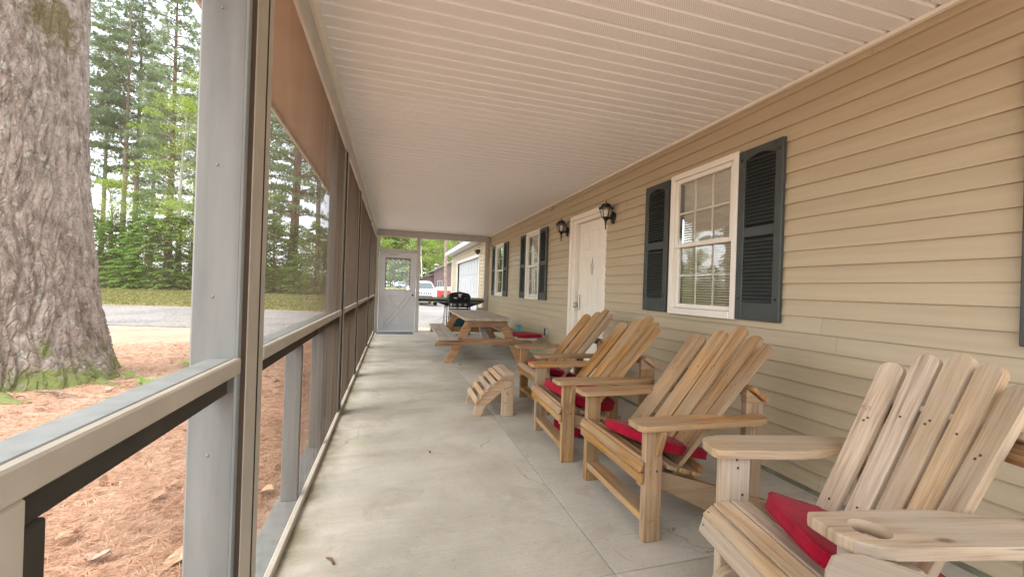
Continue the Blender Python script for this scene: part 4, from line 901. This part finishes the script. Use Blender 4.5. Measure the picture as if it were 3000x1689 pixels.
def pine(seed, H, z0f, Lm, r0, dens=1.0, tag_=None):
    rn = np.random.default_rng(seed); bend = rn.uniform(-.3, .3, 2)
    def ax(z): return np.array([bend[0]*math.sin(z/H*2), bend[1]*math.sin(z/H*2.4), z])
    tr = [([ax(z) for z in np.linspace(-.3, H, 12)], [max(.02, r0*(1-(z/H))**.8)+(.12*r0 if z < .5 else 0) for z in np.linspace(-.3, H, 12)])]; lim = []; P = []; D = []
    z = H*.16
    while z < H*.985:
        dead = z < H*z0f; nb = rn.integers(1, 3) if dead else rn.integers(4, 6); a0 = rn.uniform(0, 6.28)
        for k in range(nb):
            a = a0+k*6.28/nb+rn.normal(0, .25); f = (z-H*z0f)/(H*(1-z0f)); L = (rn.uniform(.6, 2.0) if dead else Lm*(max(.05, 1-f)**.75)*rn.uniform(.6, 1.1)*min(1, .55+f*2.2)+.35)
            up = rn.uniform(-.05, .3)+(.25 if not dead else -.1); zz_ = z+rn.uniform(-.25, .25); s = np.linspace(0, 1, 6); dr_ = np.array([math.cos(a), math.sin(a), 0])
            pts = [ax(zz_)+dr_*L*q+np.array([0, 0, L*(up*q-.32*q*q)]) for q in s]; lim.append((pts, [max(.012, (.05 if not dead else .03)*r0/.3*(1-q)) for q in s]))
            if dead: continue
            nt_ = int(L*9*dens)+3; q = rn.uniform(.28, 1.02, nt_); side = rn.normal(0, .22, nt_)*L*(1.1-q)+rn.normal(0, .1, nt_); sv = np.array([-math.sin(a), math.cos(a), 0])
            base = ax(zz_)[None]+dr_[None]*(L*q)[:, None]+sv[None]*side[:, None]*1.6; base[:, 2] += L*(up*q-.32*q*q)+rn.normal(.03, .05, nt_)
            P.append(base); D.append(np.repeat((dr_+sv*0)[None], nt_, 0)+sv[None]*np.sign(side)[:, None]*.8)
        z += H*.028*rn.uniform(.8, 1.3)
    P = np.concatenate(P); D = np.concatenate(D); m = 9; Pn = np.repeat(P, m, 0); Dn = np.repeat(D, m, 0)+rn.normal(0, .75, (len(P)*m, 3)); Dn[:, 2] += .25
    ln = rn.uniform(.2, .36, len(Pn)); Dn /= np.linalg.norm(Dn, axis=1, keepdims=True); Pn = Pn+Dn*(ln*.5)[:, None]
    V, F = quads_at(Pn, Dn, rn.normal(0, 1, Pn.shape), ln, np.full(len(Pn), .042))
    tv, tf = tubes_mesh(tr, 10); lv, lf = tubes_mesh(lim, 4); return (tv, tf), (lv, lf), (V, F)
def broadleaf(seed, H, spread, leaf, nclump, per, r0=.16, z0f=.25, lean=(0, 0)):
    rn = np.random.default_rng(seed); tr = []; P = []; N = []
    def ax(z): return np.array([lean[0]*z+.25*math.sin(z/H*3+seed), lean[1]*z+.2*math.sin(z/H*4), z])
    tr.append(([ax(z) for z in np.linspace(-.3, H*.93, 9)], [max(.02, r0*(1-z/H)**.9) for z in np.linspace(0, H*.93, 9)]))
    for i in range(nclump):
        f = rn.uniform(0, 1)**.85; z = H*(z0f+(1-z0f)*f); rr = spread*(math.sin(min(1, (f+.12)/1.12)*PI)**.6)*rn.uniform(.25, 1); a = rn.uniform(0, 6.28)
        c = ax(min(z, H*.92))+np.array([math.cos(a)*rr, math.sin(a)*rr, rr*.12+rn.normal(0, .2)]); b0 = ax(max(H*.1, z-rr*.55-.3)); mid = (b0+c)/2+np.array([0, 0, rr*.12])
        tr.append(([b0, mid, c], [max(.015, r0*.22*(1-z/H)+.015), .018, .006]))
        k = int(per*rn.uniform(.6, 1.3)); e = spread*.24*rn.uniform(.7, 1.3); p = rn.normal(0, 1, (k, 3)); p /= np.linalg.norm(p, axis=1, keepdims=True); p *= (rn.uniform(.25, 1, (k, 1))**.6)*np.array([e, e, e*.42]); P.append(c+p+np.array([0, 0, -.12])*(np.hypot(p[:, :1], p[:, 1:2])/e)**2)
    P = np.concatenate(P); n = len(P); D = rn.normal(0, 1, (n, 3)); D[:, 2] *= .35; Nv = rn.normal(0, .45, (n, 3)); Nv[:, 2] += 1
    V, F = quads_at(P, D, Nv, leaf*rn.uniform(.7, 1.3, n), leaf*.62*rn.uniform(.7, 1.3, n)); return tubes_mesh(tr, 7), None, (V, F)
def shrub(seed, H, spread, leaf, ns, per):
    """understorey bush of drooping flat sprays"""
    rn = np.random.default_rng(seed); tr = []; P = []; D = []; Nn = []
    for i in range(ns):
        f = (i+.5)/ns; z = H*(.03+.97*f)*rn.uniform(.9, 1.05); rr = spread*(1-f)**.55*rn.uniform(.35, 1.05)+.12; a = rn.uniform(0, 6.28); d = np.array([math.cos(a), math.sin(a), 0]); sv = np.array([-d[1], d[0], 0])
        b0 = np.array([rn.normal(0, .15), rn.normal(0, .15), max(.05, z-rr*.4)]); tip = d*rr+np.array([0, 0, z])
        if i % 3 == 0: tr.append(([b0, (b0+tip)/2+np.array([0, 0, .12]), tip], [.02, .012, .004]))
        L = rn.uniform(.5, 1.1)*(.6+.4*(1-f)); k = int(per*rn.uniform(.7, 1.3)); q = rn.uniform(-.6, .5, k); sd = rn.uniform(-1, 1, k)*.42*(1-np.abs(q)*.9)*L
        p = tip[None]+d[None]*(q*L)[:, None]+sv[None]*sd[:, None]; p[:, 2] += -.28*L*(q+.3)**2-.25*np.abs(sd)+rn.normal(0, .03, k)
        P.append(p); D.append(d[None]+sv[None]*np.sign(sd)[:, None]*1.0+rn.normal(0, .3, (k, 3))); nn = rn.normal(0, .3, (k, 3)); nn[:, 2] += 1; nn += d*.25; Nn.append(nn)
    P = np.concatenate(P); D = np.concatenate(D); Nn = np.concatenate(Nn); n = len(P); V, F = quads_at(P, D, Nn, leaf*rn.uniform(.7, 1.3, n), leaf*.55*rn.uniform(.7, 1.3, n))
    tr.append(([np.array([0, 0, -.1]), np.array([.05, 0, H*.4]), np.array([0, .05, H*.8])], [.07, .05, .015])); return tubes_mesh(tr, 5), None, (V, F)
def build_tree(name, data, bm_, lm):
    (tv, tf), lim, (V, F) = data; root = bpy.data.objects.new(name, None); COL.objects.link(root)
    quadmesh('trunk', tv, tf, bm_, root, True)
    if lim is not None: quadmesh('limbs', lim[0], lim[1], bm_, root, True)
    quadmesh('crown', V, F, lm, root); return root
USED = {}
def plant(key, px, t, sc, label, cat, group, rz=None, zs=1.0):
    s = (px-1500)/1200*t; x, y = cw(s, t); o = PROTO_[key]
    if USED.get(key): o = copy_tree(o)
    USED[key] = True; o.location = (x, y, gz(x, y)); o.rotation_euler[2] = rz if rz is not None else (px*.37+t) % 6.28; zs = 1.32 if key.startswith('pine') else zs; o.scale = (sc, sc, sc*zs); return tag(o, label, cat, group)
PROTO_ = {
 'pineA': build_tree('pine_tree', pine(1, 25, .30, 4.4, .27, 1.75), M['bark'], M['needle']),
 'pineB': build_tree('pine_tree', pine(2, 27, .38, 4.8, .30, 1.75), M['bark'], M['needle']),
 'pineC': build_tree('pine_tree', pine(3, 24, .18, 3.8, .34, 1.8), M['bark_dark'], M['needle']),
 'palebeech': build_tree('beech_tree', broadleaf(4, 20, 4.6, .17, 95, 110, .30, .2), M['bark_pale'], M['maple']),
 'maple': build_tree('maple_tree', broadleaf(5, 11, 3.2, .15, 75, 120, .13, .16), M['bark'], M['maple']),
 'bushA': build_tree('beech_bush', shrub(6, 6.2, 2.9, .17, 460, 38), M['bark'], M['beech']),
 'bushB': build_tree('hemlock_bush', shrub(7, 7.0, 2.7, .14, 500, 42), M['bark_dark'], M['beech']),
 'farA': build_tree('maple_tree', broadleaf(8, 22, 6.5, .42, 110, 85, .3, .12), M['bark'], M['far_leaf']),
 'farB': build_tree('maple_tree', broadleaf(9, 25, 7.5, .45, 120, 85, .34, .08), M['bark'], M['far_leaf']),
 'lot': build_tree('maple_tree', broadleaf(10, 15, 3.0, .2, 60, 80, .135, .45), M['bark'], M['far_leaf']),
}
pines = [('pineA', 292, 47, 1.0), ('pineB', 352, 43, .95), ('pineA', 388, 45, 1.05), ('pineC', 437, 60, 1.0), ('pineC', 488, 41, 1.05), ('pineB', 560, 54, 1.0), ('pineA', 640, 47, 1.0), ('pineB', 715, 52, 1.0), ('pineC', 770, 46, 1.05), ('pineC', 853, 39, 1.25), ('pineA', 930, 47, 1.1), ('pineB', 985, 55, 1.0), ('pineA', 1040, 62, 1.0), ('pineB', 215, 42, 1.0), ('pineC', 120, 46, 1.0), ('pineA', 20, 50, 1.05), ('pineB', -110, 44, 1.0), ('pineA', -270, 47, 1.0), ('pineC', -480, 45, 1.0), ('pineB', -760, 47, 1.0), ('pineA', -1150, 46, 1.0)]
where = ['beside the big trunk', 'second right of the big trunk', 'third right of the big trunk', 'far back between the trunks', 'reddish, fourth right of the big trunk', 'just left of the grey post', 'behind the grey post', 'behind the first screen joint', 'at the left edge of the first screen bay', 'thick, in the middle of the first screen bay', 'dim, right of centre in the first screen bay', 'far right in the first screen bay', 'hidden behind the far screens']
for i, (k, px, t, sc) in enumerate(pines):
    lb = 'tall pine with bare lower trunk, '+where[i] if i < len(where) else 'tall pine standing behind the big old trunk'
    plant(k, px, t, sc, lb, 'tree', 'pines beyond the driveway')
plant('palebeech', 527, 39, .95, 'pale grey-barked beech with yellow-green leaves beside the porch post', 'tree', 'leafy trees beyond the driveway')
plant('palebeech', 610, 33, .9, 'yellow-green leafy tree half behind the grey post', 'tree', 'leafy trees beyond the driveway')
plant('maple', 318, 38, .95, 'young yellow-green maple right of the big trunk', 'tree', 'leafy trees beyond the driveway'); plant('maple', 395, 41, .9, 'slender young maple among the pine trunks', 'tree', 'leafy trees beyond the driveway')
plant('maple', 800, 40, .9, 'young maple at the left of the first screen bay', 'tree', 'leafy trees beyond the driveway'); plant('maple', -60, 40, 1, 'young maple hidden behind the big trunk', 'tree', 'leafy trees beyond the driveway')
bl = ['against the big trunk', 'right of the big trunk', 'in the open gap between trunk and post', 'in the middle of the gap, lighter green', 'at the left of the grey post', 'behind the grey post']
bp = [('bushB', 262, 37, 1.0), ('bushA', 318, 36, .92), ('bushB', 372, 37.5, .88), ('bushA', 425, 35.5, 1.0), ('bushA', 492, 36, 1.05), ('bushB', 552, 37, 1.05)]
for (k, px, t, sc), l_ in zip(bp, bl): plant(k, px, t, sc, 'dense green bush at the wood edge '+l_, 'bush', 'bushes along the wood edge')
for i, px in enumerate((610, 680, 745, 800, 868, 925, 980, 190, 110, 20, -90, -210, -350, -520, -720, -960, -1300)):
    lb = 'green bush seen dimly through the screens' if i < 7 else 'green bush behind the big old trunk'
    plant('bushA' if i % 2 else 'bushB', px, 37+1.7*math.sin(i*2.1), .85+.22*math.sin(i*1.7)**2, lb, 'bush', 'bushes along the wood edge, dim or hidden' if i < 7 else 'bushes hidden by the big trunk')
fl_ = ['beyond the storm door, left', 'behind the silver car', 'beyond the storm door window', 'right of the storm door window', 'behind the white car', 'behind the barn roof', 'right of the slim trunk', 'over the garage eave', 'at the far left of the end screens', 'filling the gap behind the barn']
for i, (k, px, t, sc) in enumerate((('farA', 1100, 132, 1.15), ('farB', 1158, 138, 1.0), ('farB', 1205, 134, .95), ('farA', 1250, 126, 1.1), ('farB', 1290, 118, .95), ('farA', 1335, 108, 1.05), ('farB', 1385, 112, 1.1), ('farA', 1440, 105, 1.1), ('farB', 1050, 100, 1.0), ('farA', 1284, 92, .66))):
    plant(k, px, t, sc, 'bright spring-green leafy tree '+fl_[i], 'tree', 'leafy trees past the lot')
for i, (k, px, t, sc, w_) in enumerate((('farB', 1128, 142, .85, 'in the left half of the storm door window'), ('farA', 1146, 150, 1.0, 'left behind the silver car'), ('farB', 1176, 146, .8, 'straight behind the silver car'), ('farA', 1192, 140, .9, 'right behind the silver car'), ('farB', 1225, 148, .9, 'behind the storm door post'), ('farA', 1305, 140, 1.1, 'far behind the barn ridge'), ('farA', 1262, 144, 1.1, 'far behind the white car'))):
    plant(k, px, t, sc, 'distant spring-green tree '+w_, 'tree', 'leafy trees past the lot')
x, y = 3.62, 28.0; o = PROTO_['lot']; o.location = (x, y, gz(x, y)); tag(o, 'slim maple trunk standing in front of the barn by the garage corner', 'tree')
# the tree whose thin limb hangs across the end opening
tb = thing('birch_tree', 'slender tree left of the lot whose thin bare limb slants past the end screens', 'tree', (-1.5, 18.4, gz(-1.5, 18.4)))
tube('trunk', [(0, 0, -.2), (.05, 0, 2), (.1, 0, 4), (.15, 0, 7)], [.1, .09, .075, .03], M['bark_pale'], tb)
tube('limb', [(.1, 0, 3.9), (.9, -.1, 3.75), (1.7, -.2, 3.4), (2.6, -.3, 2.75), (3.3, -.4, 2.2), (3.9, -.5, 1.9)], [.03, .026, .022, .016, .011, .005], M['bark_dark'], tb, 6)
for q in ((1.7, -.2, 3.4), (2.6, -.3, 2.75), (1.3, -.15, 3.6), (2.2, -.25, 3.05)): tube('twig', [q, (q[0]+.08, q[1], q[2]-.4), (q[0]+.05, q[1]+.1, q[2]-.8)], [.009, .006, .003], M['bark_dark'], tb, 5)
rn = np.random.default_rng(3); cc = rn.normal(0, 1, (900, 3))*np.array([.8, .8, .5])+np.array([-.1, 0, 6.2]); V_, F_ = quads_at(cc, rn.normal(0, 1, (900, 3)), rn.normal(0, .4, (900, 3))+np.array([0, 0, 1]), np.full(900, .14), np.full(900, .09)); quadmesh('crown', V_, F_, M['maple'], tb)
wb = tube('leaning_birch', [(0, 0, -.2), (-.15, 0, 3), (-.45, .1, 7.5), (-.7, .1, 12)], [.13, .11, .08, .03], plain('white_birch_bark', S(226, 222, 212), .8, 0, .12, 5)); wb.location = (*cw((1237-1500)/1200*78, 78), .1); tag(wb, 'thin white leaning birch stem in front of the far trees', 'tree')
# far wood that reads as one mass
rn = np.random.default_rng(21); n = 48000; s_ = np.concatenate([rn.uniform(-190, -34, n//2), rn.uniform(-75, 80, n-n//2)]); t_r = np.concatenate([rn.uniform(74, 84, n//2), rn.uniform(140, 156, n-n//2)])
hh = np.concatenate([3.2+1.5*np.sin(s_[:n//2]*.21)+1.0*np.sin(s_[:n//2]*.53), 15+4*np.sin(s_[n//2:]*.17)+3*np.sin(s_[n//2:]*.41)]); zf = rn.uniform(0, 1, n)*hh
X_ = s_*CY+t_r*SY; Y_ = -s_*SY+t_r*CY; Dn = rn.normal(0, 1, (n, 3)); Nn = rn.normal(0, .6, (n, 3))+np.array([-SY, -CY, .8]); V_, F_ = quads_at(np.stack([X_, Y_, zf], 1), Dn, Nn, rn.uniform(.5, 1.1, n), rn.uniform(.35, .8, n))
tag(quadmesh('far_wood', V_, F_, M['far_leaf']), 'distant band of green woodland beyond the clearing', 'woodland', None, 'stuff')

# grass and dead leaves of the verge between drive and wood
rn = np.random.default_rng(31); n = 60000; t_r = 19.4+rn.uniform(0, 1, n)**.8*18; s_ = rn.uniform(-1.5, -.36, n)*t_r; X_ = s_*CY+t_r*SY; Y_ = -s_*SY+t_r*CY; Z_ = np.array([gz(x, y) for x, y in zip(X_, Y_)])+rn.uniform(.01, .09, n)
Dn = rn.normal(0, 1, (n, 3)); Dn[:, 2] = np.abs(Dn[:, 2])*.8; V_, F_ = quads_at(np.stack([X_, Y_, Z_], 1), Dn, rn.normal(0, 1, (n, 3)), rn.uniform(.08, .24, n), rn.uniform(.03, .09, n))
tag(quadmesh('verge_grass', V_, F_, leafm('verge_grass_and_leaves', (S(140, 112, 84), S(158, 136, 100), S(126, 132, 76), S(146, 150, 88)), .2)), 'sparse grass and dead leaves on the verge beyond the driveway', 'grass', None, 'stuff')

# ------------------------------------------------------------------ needle litter, leaves, seedlings
rn = np.random.default_rng(5); n = 190000; r = rn.uniform(0, 1, n)**1.5*11; a = rn.uniform(-2.0, .12, n); X_ = -.62-np.abs(r*np.sin(np.abs(a))*.9+rn.uniform(0, .25, n)); Y_ = .2+r*np.cos(a)+rn.normal(0, .3, n)
Z_ = np.array([gz(x, y) for x, y in zip(X_, Y_)])+rn.uniform(.002, .022, n)+.012*np.maximum(0, np.sin(X_*5+Y_*3)*np.sin(Y_*4.3))
ang = rn.uniform(0, 2*PI, n); Dn = np.stack([np.cos(ang), np.sin(ang), rn.normal(0, .16, n)], 1); V_, F_ = quads_at(np.stack([X_, Y_, Z_], 1), Dn, rn.normal(0, .3, (n, 3))+np.array([0, 0, 1]), rn.uniform(.05, .115, n), np.full(n, .0024)*(1+r*.35))
ndm = leafm('fallen_needle', (S(146, 106, 80), S(200, 158, 128), S(222, 188, 158)), .1); nl_ = quadmesh('needle_litter', V_, F_, ndm); tag(nl_, 'carpet of orange-brown pine needles on the ground outside the screens', 'pine needles', None, 'stuff')
lfm = [plain('dead_leaf_'+c, S(*k), .8, 0, .2, 12) for c, k in (('tan', (190, 158, 126)), ('brown', (158, 122, 94)), ('grey', (170, 148, 128)))]
def leaf_mesh(seed):
    r_ = random.Random(seed); n = 8; V = [(-.5, 0, 0)]; F = []
    for i in range(1, n): u = i/n; wv = .27*math.sin(PI*u)**.8*(1+.25*(i % 2)); cz = .18*math.sin(u*3+seed); V += [(u-.5, -wv, cz+.10+.05*r_.random()), (u-.5, 0, cz), (u-.5, wv, cz+.12+.05*r_.random())]
    V.append((.5, 0, .05)); F += [(0, 1, 2), (0, 2, 3)]
    for i in range(n-2): b = 1+3*i; F += [(b, b+3, b+4, b+1), (b+1, b+4, b+5, b+2)]
    b = 1+3*(n-2); F += [(b, len(V)-1, b+1), (b+1, len(V)-1, b+2)]; me = bpy.data.meshes.new('fallen_leaf'); me.from_pydata(V, [], F); me.update(); me.materials.append(lfm[seed % 3]); return me
lms = [leaf_mesh(i) for i in range(6)]; r_ = random.Random(4)
spots = [(-1.55, 2.62), (-1.15, 2.15), (-1.3, 2.4), (-.95, 2.3), (-1.75, 3.3), (-1.9, 3.0), (-1.05, 1.95), (-.8, 1.9), (-.85, 2.55), (-1.6, 2.2), (-1.35, 3.0), (-2.3, 3.6), (-.72, 2.9), (-.75, 3.3), (-.8, 3.8)]+[(-.8-r_.random()*3.2, 1.6+r_.random()*5) for _ in range(26)]
for i, (x, y) in enumerate(spots):
    o = bpy.data.objects.new('fallen_leaf', lms[i % 6]); COL.objects.link(o); k = .08+.06*r_.random(); o.scale = (k, k*1.1, k*.8); o.location = (x, y, gz(x, y)+.03); o.rotation_euler = (r_.uniform(-.3, .3), r_.uniform(-.3, .3), r_.uniform(0, 6.3))
    tag(o, 'dry curled tan leaf lying on the orange pine needles', 'leaf', 'dead leaves on the needle litter')
sg = leafm('seedling_leaf', (S(96, 148, 66), S(140, 186, 92), S(170, 206, 110)), .4); rn = np.random.default_rng(2); P = rn.normal(0, 1, (46, 3))*np.array([.07, .07, .025])+np.array([0, 0, .07]); D = P-np.array([0, 0, .05])
V_, F_ = quads_at(P, D, rn.normal(0, .3, (46, 3))+np.array([0, 0, 1]), np.full(46, .06), np.full(46, .036)); sd0 = quadmesh('seedling', V_, F_, sg)
for i, (x, y) in enumerate(((-3.3, 6.6), (-2.9, 6.1), (-4.35, 5.3), (-3.9, 5.0), (-4.7, 4.9), (-3.0, 7.4), (-2.6, 5.2), (-2.2, 4.4), (-3.5, 4.2), (-1.9, 5.9))):
    o = sd0 if i == 0 else sd0.copy()
    if i: COL.objects.link(o)
    o.location = (x, y, gz(x, y)); o.rotation_euler[2] = i*1.1; k = .7+.5*((i*7) % 5)/5; o.scale = (k, k, k); tag(o, 'small bright green seedling sprouting from the needles', 'seedling', 'seedlings around the big trunk')
stk = tube('fallen_stick', [(-.3, 0, 0), (0, .01, .02), (.32, 0, 0)], [.012, .013, .008], M['bark']); stk.location = (-3.55, 5.75, gz(-3.55, 5.75)+.03); stk.rotation_euler[2] = -.5; tag(stk, 'bare stick on the needles at the foot of the big trunk', 'stick')
rkm = plain('mossy_root_bark', S(150, 144, 128), .95, 0, .25, 6, .5, 30)
for i, (x, y, a, L, lb) in enumerate(((-4.3, 5.35, .15, 1.1, 'grey mossy surface root left in front of the big trunk'), (-3.8, 5.55, -.55, .8, 'grey surface root at the foot of the big trunk, by the stick'), (-3.45, 6.35, -.75, 1.0, 'grey root running out right of the big trunk'))):
    o = tube('surface_root', [(-L/2, 0, -.02), (-L/4, .03, -.015), (0, -.02, -.03), (L/4, .04, -.04), (L/2, 0, -.10)], [.11, .085, .075, .06, .03], M['bark_big'], None, 14); o.location = (x, y, gz(x, y)); o.rotation_euler[2] = a; tag(o, lb, 'root', 'roots of the big pine')

# ------------------------------------------------------------------ vehicles
def suv(label, loc, rz, paint, grille=True):
    c = thing('parked_car', label, 'car', loc, rz); gl = plain('car_glass', S(60, 78, 74), .08, 0, .1, 3, spec=.8); dk = M['black_rough']
    low = [(-2.28, .38), (-2.38, .55), (-2.36, .86), (-2.26, 1.0), (-1.9, 1.06), (-1.15, 1.13), (2.2, 1.13), (2.32, .95), (2.32, .5), (2.22, .38)]
    bm = poly_bm(low, 1.88); 
    for v in bm.verts:
        if v.co.x < -2.2: v.co.z = .94+(v.co.z-.94)*.88
        if v.co.y > 1.05: v.co.z = .94+(v.co.z-.94)*.95
    link('body', finish(bm, 'body', .05, 2, True, xf=frame((-.94, 0, 0), (0, 1, 0), (0, 0, 1))), paint, c)
    # the greenhouse tapers inward to the roof
    pr_ = [(-1.22, 1.10, .90), (-.5, 1.64, .70), (.1, 1.73, .66), (1.75, 1.70, .66), (2.05, 1.6, .68), (2.26, 1.10, .88)]
    V = [(-w, y, z) for y, z, w in pr_]+[(w, y, z) for y, z, w in pr_]; n = len(pr_); F = [(i, i+1, n+i+1, n+i) for i in range(n-1)]+[tuple(range(n))[::-1], tuple(range(n, 2*n))]
    me = bpy.data.meshes.new('cabin'); me.from_pydata(V, [], F); bm = bmesh.new(); bm.from_mesh(me); link('cabin', finish(bm, 'cabin', .03, 2, True), paint, c)
    def pane(name, q, off):
        q = [Vector(p) for p in q]; nn = (q[1]-q[0]).cross(q[2]-q[0]).normalized(); nn = nn if nn.dot(Vector(off)) > 0 else -nn; V = [p+nn*.012 for p in q]+[p-nn*.02 for p in q]
        me = bpy.data.meshes.new(name); me.from_pydata([tuple(v) for v in V], [], [(0, 1, 2, 3), (7, 6, 5, 4), (0, 4, 5, 1), (1, 5, 6, 2), (2, 6, 7, 3), (3, 7, 4, 0)]); return link(name, me, gl, c)
    pane('windshield', [(-.80, -1.13, 1.17), (.80, -1.13, 1.17), (.655, -.56, 1.6), (-.655, -.56, 1.6)], (0, -1, .5))
    for sgn in (-1, 1):
        f = lambda y, z: (sgn*(.90-(z-1.10)/.6*.225), y, z)
        for a, b, a2, b2 in ((-.95, -.05, -.5, -.05), (.03, .85, .03, .85), (.93, 1.95, .93, 1.75)): pane('side_window', [f(a, 1.16), f(b, 1.16), f(b2, 1.6), f(a2, 1.56)], (sgn, 0, .2))
        for y in (-1.45, 1.4):
            wh = lathe('wheel', [(.2, -.11), (.33, -.11), (.36, -.08), (.36, .08), (.33, .11), (.2, .11)], dk, c, 26, (sgn*.84, y, .36), 'x'); lathe('rim', [(.0005, -.112), (.06, -.116), (.2, -.1), (.215, -.112), (.215, .112), (.2, .1), (.06, .116), (.0005, .112)], M['chrome'], wh, 18, (sgn*.84, y, .36), 'x')
            lathe('wheel_arch', [(.3, -.02), (.43, -.02), (.43, .02), (.3, .02)], dk, c, 26, (sgn*.925, y, .40), 'x')
        mr = box('mirror', *sorted((sgn*.93, sgn*1.12)), -.98, -.86, 1.14, 1.29, paint, c, .03); box('mirror_arm', *sorted((sgn*.88, sgn*.94)), -.94, -.88, 1.14, 1.18, dk, mr, .004)
        box('headlight', *sorted((sgn*.5, sgn*.80)), -2.375, -2.30, .84, .95, M['white_trim'], c, .02)
    if grille:
        for k in range(7): box('grille_slot', -.42+k*.125, -.42+k*.125+.06, -2.395, -2.34, .80, .96, dk, c, .008)
    box('bumper', -.80, .80, -2.42, -2.30, .40, .56, dk, c, .03); box('lower_grille', -.5, .5, -2.40, -2.34, .59, .70, dk, c, .02); box('number_plate', -.16, .16, -2.43, -2.4205, .46, .54, M['white_trim'], c, .004)
    box('windshield_cowl', -.78, .78, -1.2, -1.13, 1.125, 1.145, dk, c, .003); box('roof_rail', -.62, -.58, -.2, 1.6, 1.725, 1.76, dk, c, .01); box('roof_rail', .58, .62, -.2, 1.6, 1.725, 1.76, dk, c, .01)
    return c
wp = plain('white_car_paint', S(238, 238, 238), .2, 0, .02, 2, spec=.6); sp_ = plain('silver_car_paint', S(170, 176, 182), .25, .3, .04, 2, spec=.6)
suv('white parked car with slotted grille facing the porch beyond the end screens', (2.02, 29+2.3, gz(2.02, 31)), math.radians(3), wp)
s_ = (1182-1500)/1200*114; x, y = cw(s_, 114); suv('distant silver parked car seen side-on through the storm door window', (x, y, gz(x, y)+.05), math.radians(106), sp_, False)
tr_ = thing('utility_trailer', 'red trailer with a white cover parked in front of the barn', 'trailer', (5.2, 40, gz(5, 40))); redp = plain('red_trailer_paint', S(176, 62, 52), .5)
box('trailer_bed', -1.1, 1.3, -.7, .9, .35, .95, redp, tr_, .02); box('cover', -1.12, 1.32, -.72, .92, .955, 1.32, wp, tr_, .06)
for xx in (-.6, .8): lathe('wheel', [(.0005, -.08), (.2, -.08), (.28, -.06), (.28, .06), (.2, .08), (.0005, .08)], M['black_rough'], tr_, 18, (xx, -.75, .28), 'y')
tube('tow_bar', [(-1.1, 0, .45), (-2.0, 0, .4)], .04, M['black_rough'], tr_)

# ------------------------------------------------------------------ barn
bn = thing('barn', 'mauve-brown barn with a pitched roof behind the white car', 'barn'); bwm = plain('mauve_brown_clapboard', S(134, 112, 112), .85, 0, .1, 2); rfm = plain('grey_green_barn_roof', S(112, 118, 108), .8, 0, .12, 2); by = 60; zg = -.3
def gable(name, pts, y0, y1, mat): return link(name, finish(poly_bm(pts, y1-y0), name, 0, xf=frame((0, y1, 0), (1, 0, 0), (0, 0, 1))), mat, bn)
gable('wall', [(5.6, zg), (14.5, zg), (14.5, 3.3), (10.0, 5.75), (5.6, 3.35)], by, by+9, bwm); gable('lean_to', [(1.9, zg), (5.59, zg), (5.59, 2.75), (1.9, 1.85)], by+.6, by+9, bwm)
k = 0; z = zg+.2
while z < 5.6:                                                     # clapboard edges
    x0 = 5.6 if z < 3.35 else 5.6+(z-3.35)/2.4*4.4; x1 = 14.5 if z < 3.3 else 14.5-(z-3.3)/2.45*4.5
    for a, b in cut(x0, x1, [(6.1, 6.86)] if 1.05 < z < 2.1 else []): prism_ = box('clapboard', a, b, by-.03, by-.001, z, z+.19, bwm, bn, 0)
    z += .2
for A, B in (((5.2, 3.25), (10.0, 5.87)), ((10.0, 5.87), (14.9, 3.2))): board('roof', (( A[0]+B[0])/2-(B[0]-A[0])/2, by+4.3, A[1]+.04), (B[0], by+4.3, B[1]+.04), (0, 1, 0), 10.2, .12, rfm, bn, 0)
board('roof', (1.5, by+4.6, 1.9), (5.55, by+4.6, 2.87), (0, 1, 0), 9.4, .1, rfm, bn, 0)
wn = box('window', 6.12, 6.84, by-.07, by-.031, 1.1, 2.06, M['white_trim'], bn, 0)
for xx in (6.17, 6.5): box('pane', xx, xx+.29, by-.075, by-.0705, 1.15, 2.01, plain('barn_glass', S(96, 104, 108), .1), wn, 0)
tube('flue', [(6.1, by+2, 3.3), (6.1, by+2, 4.4)], .14, M['chrome'], bn, 12); lathe('flue_cap', [(.001, 4.6), (.5, 4.42), (.5, 4.38), (.001, 4.38)], M['chrome'], bn, 16, (6.1, by+2, 0))
rebase(bn, (8, by+4, zg))
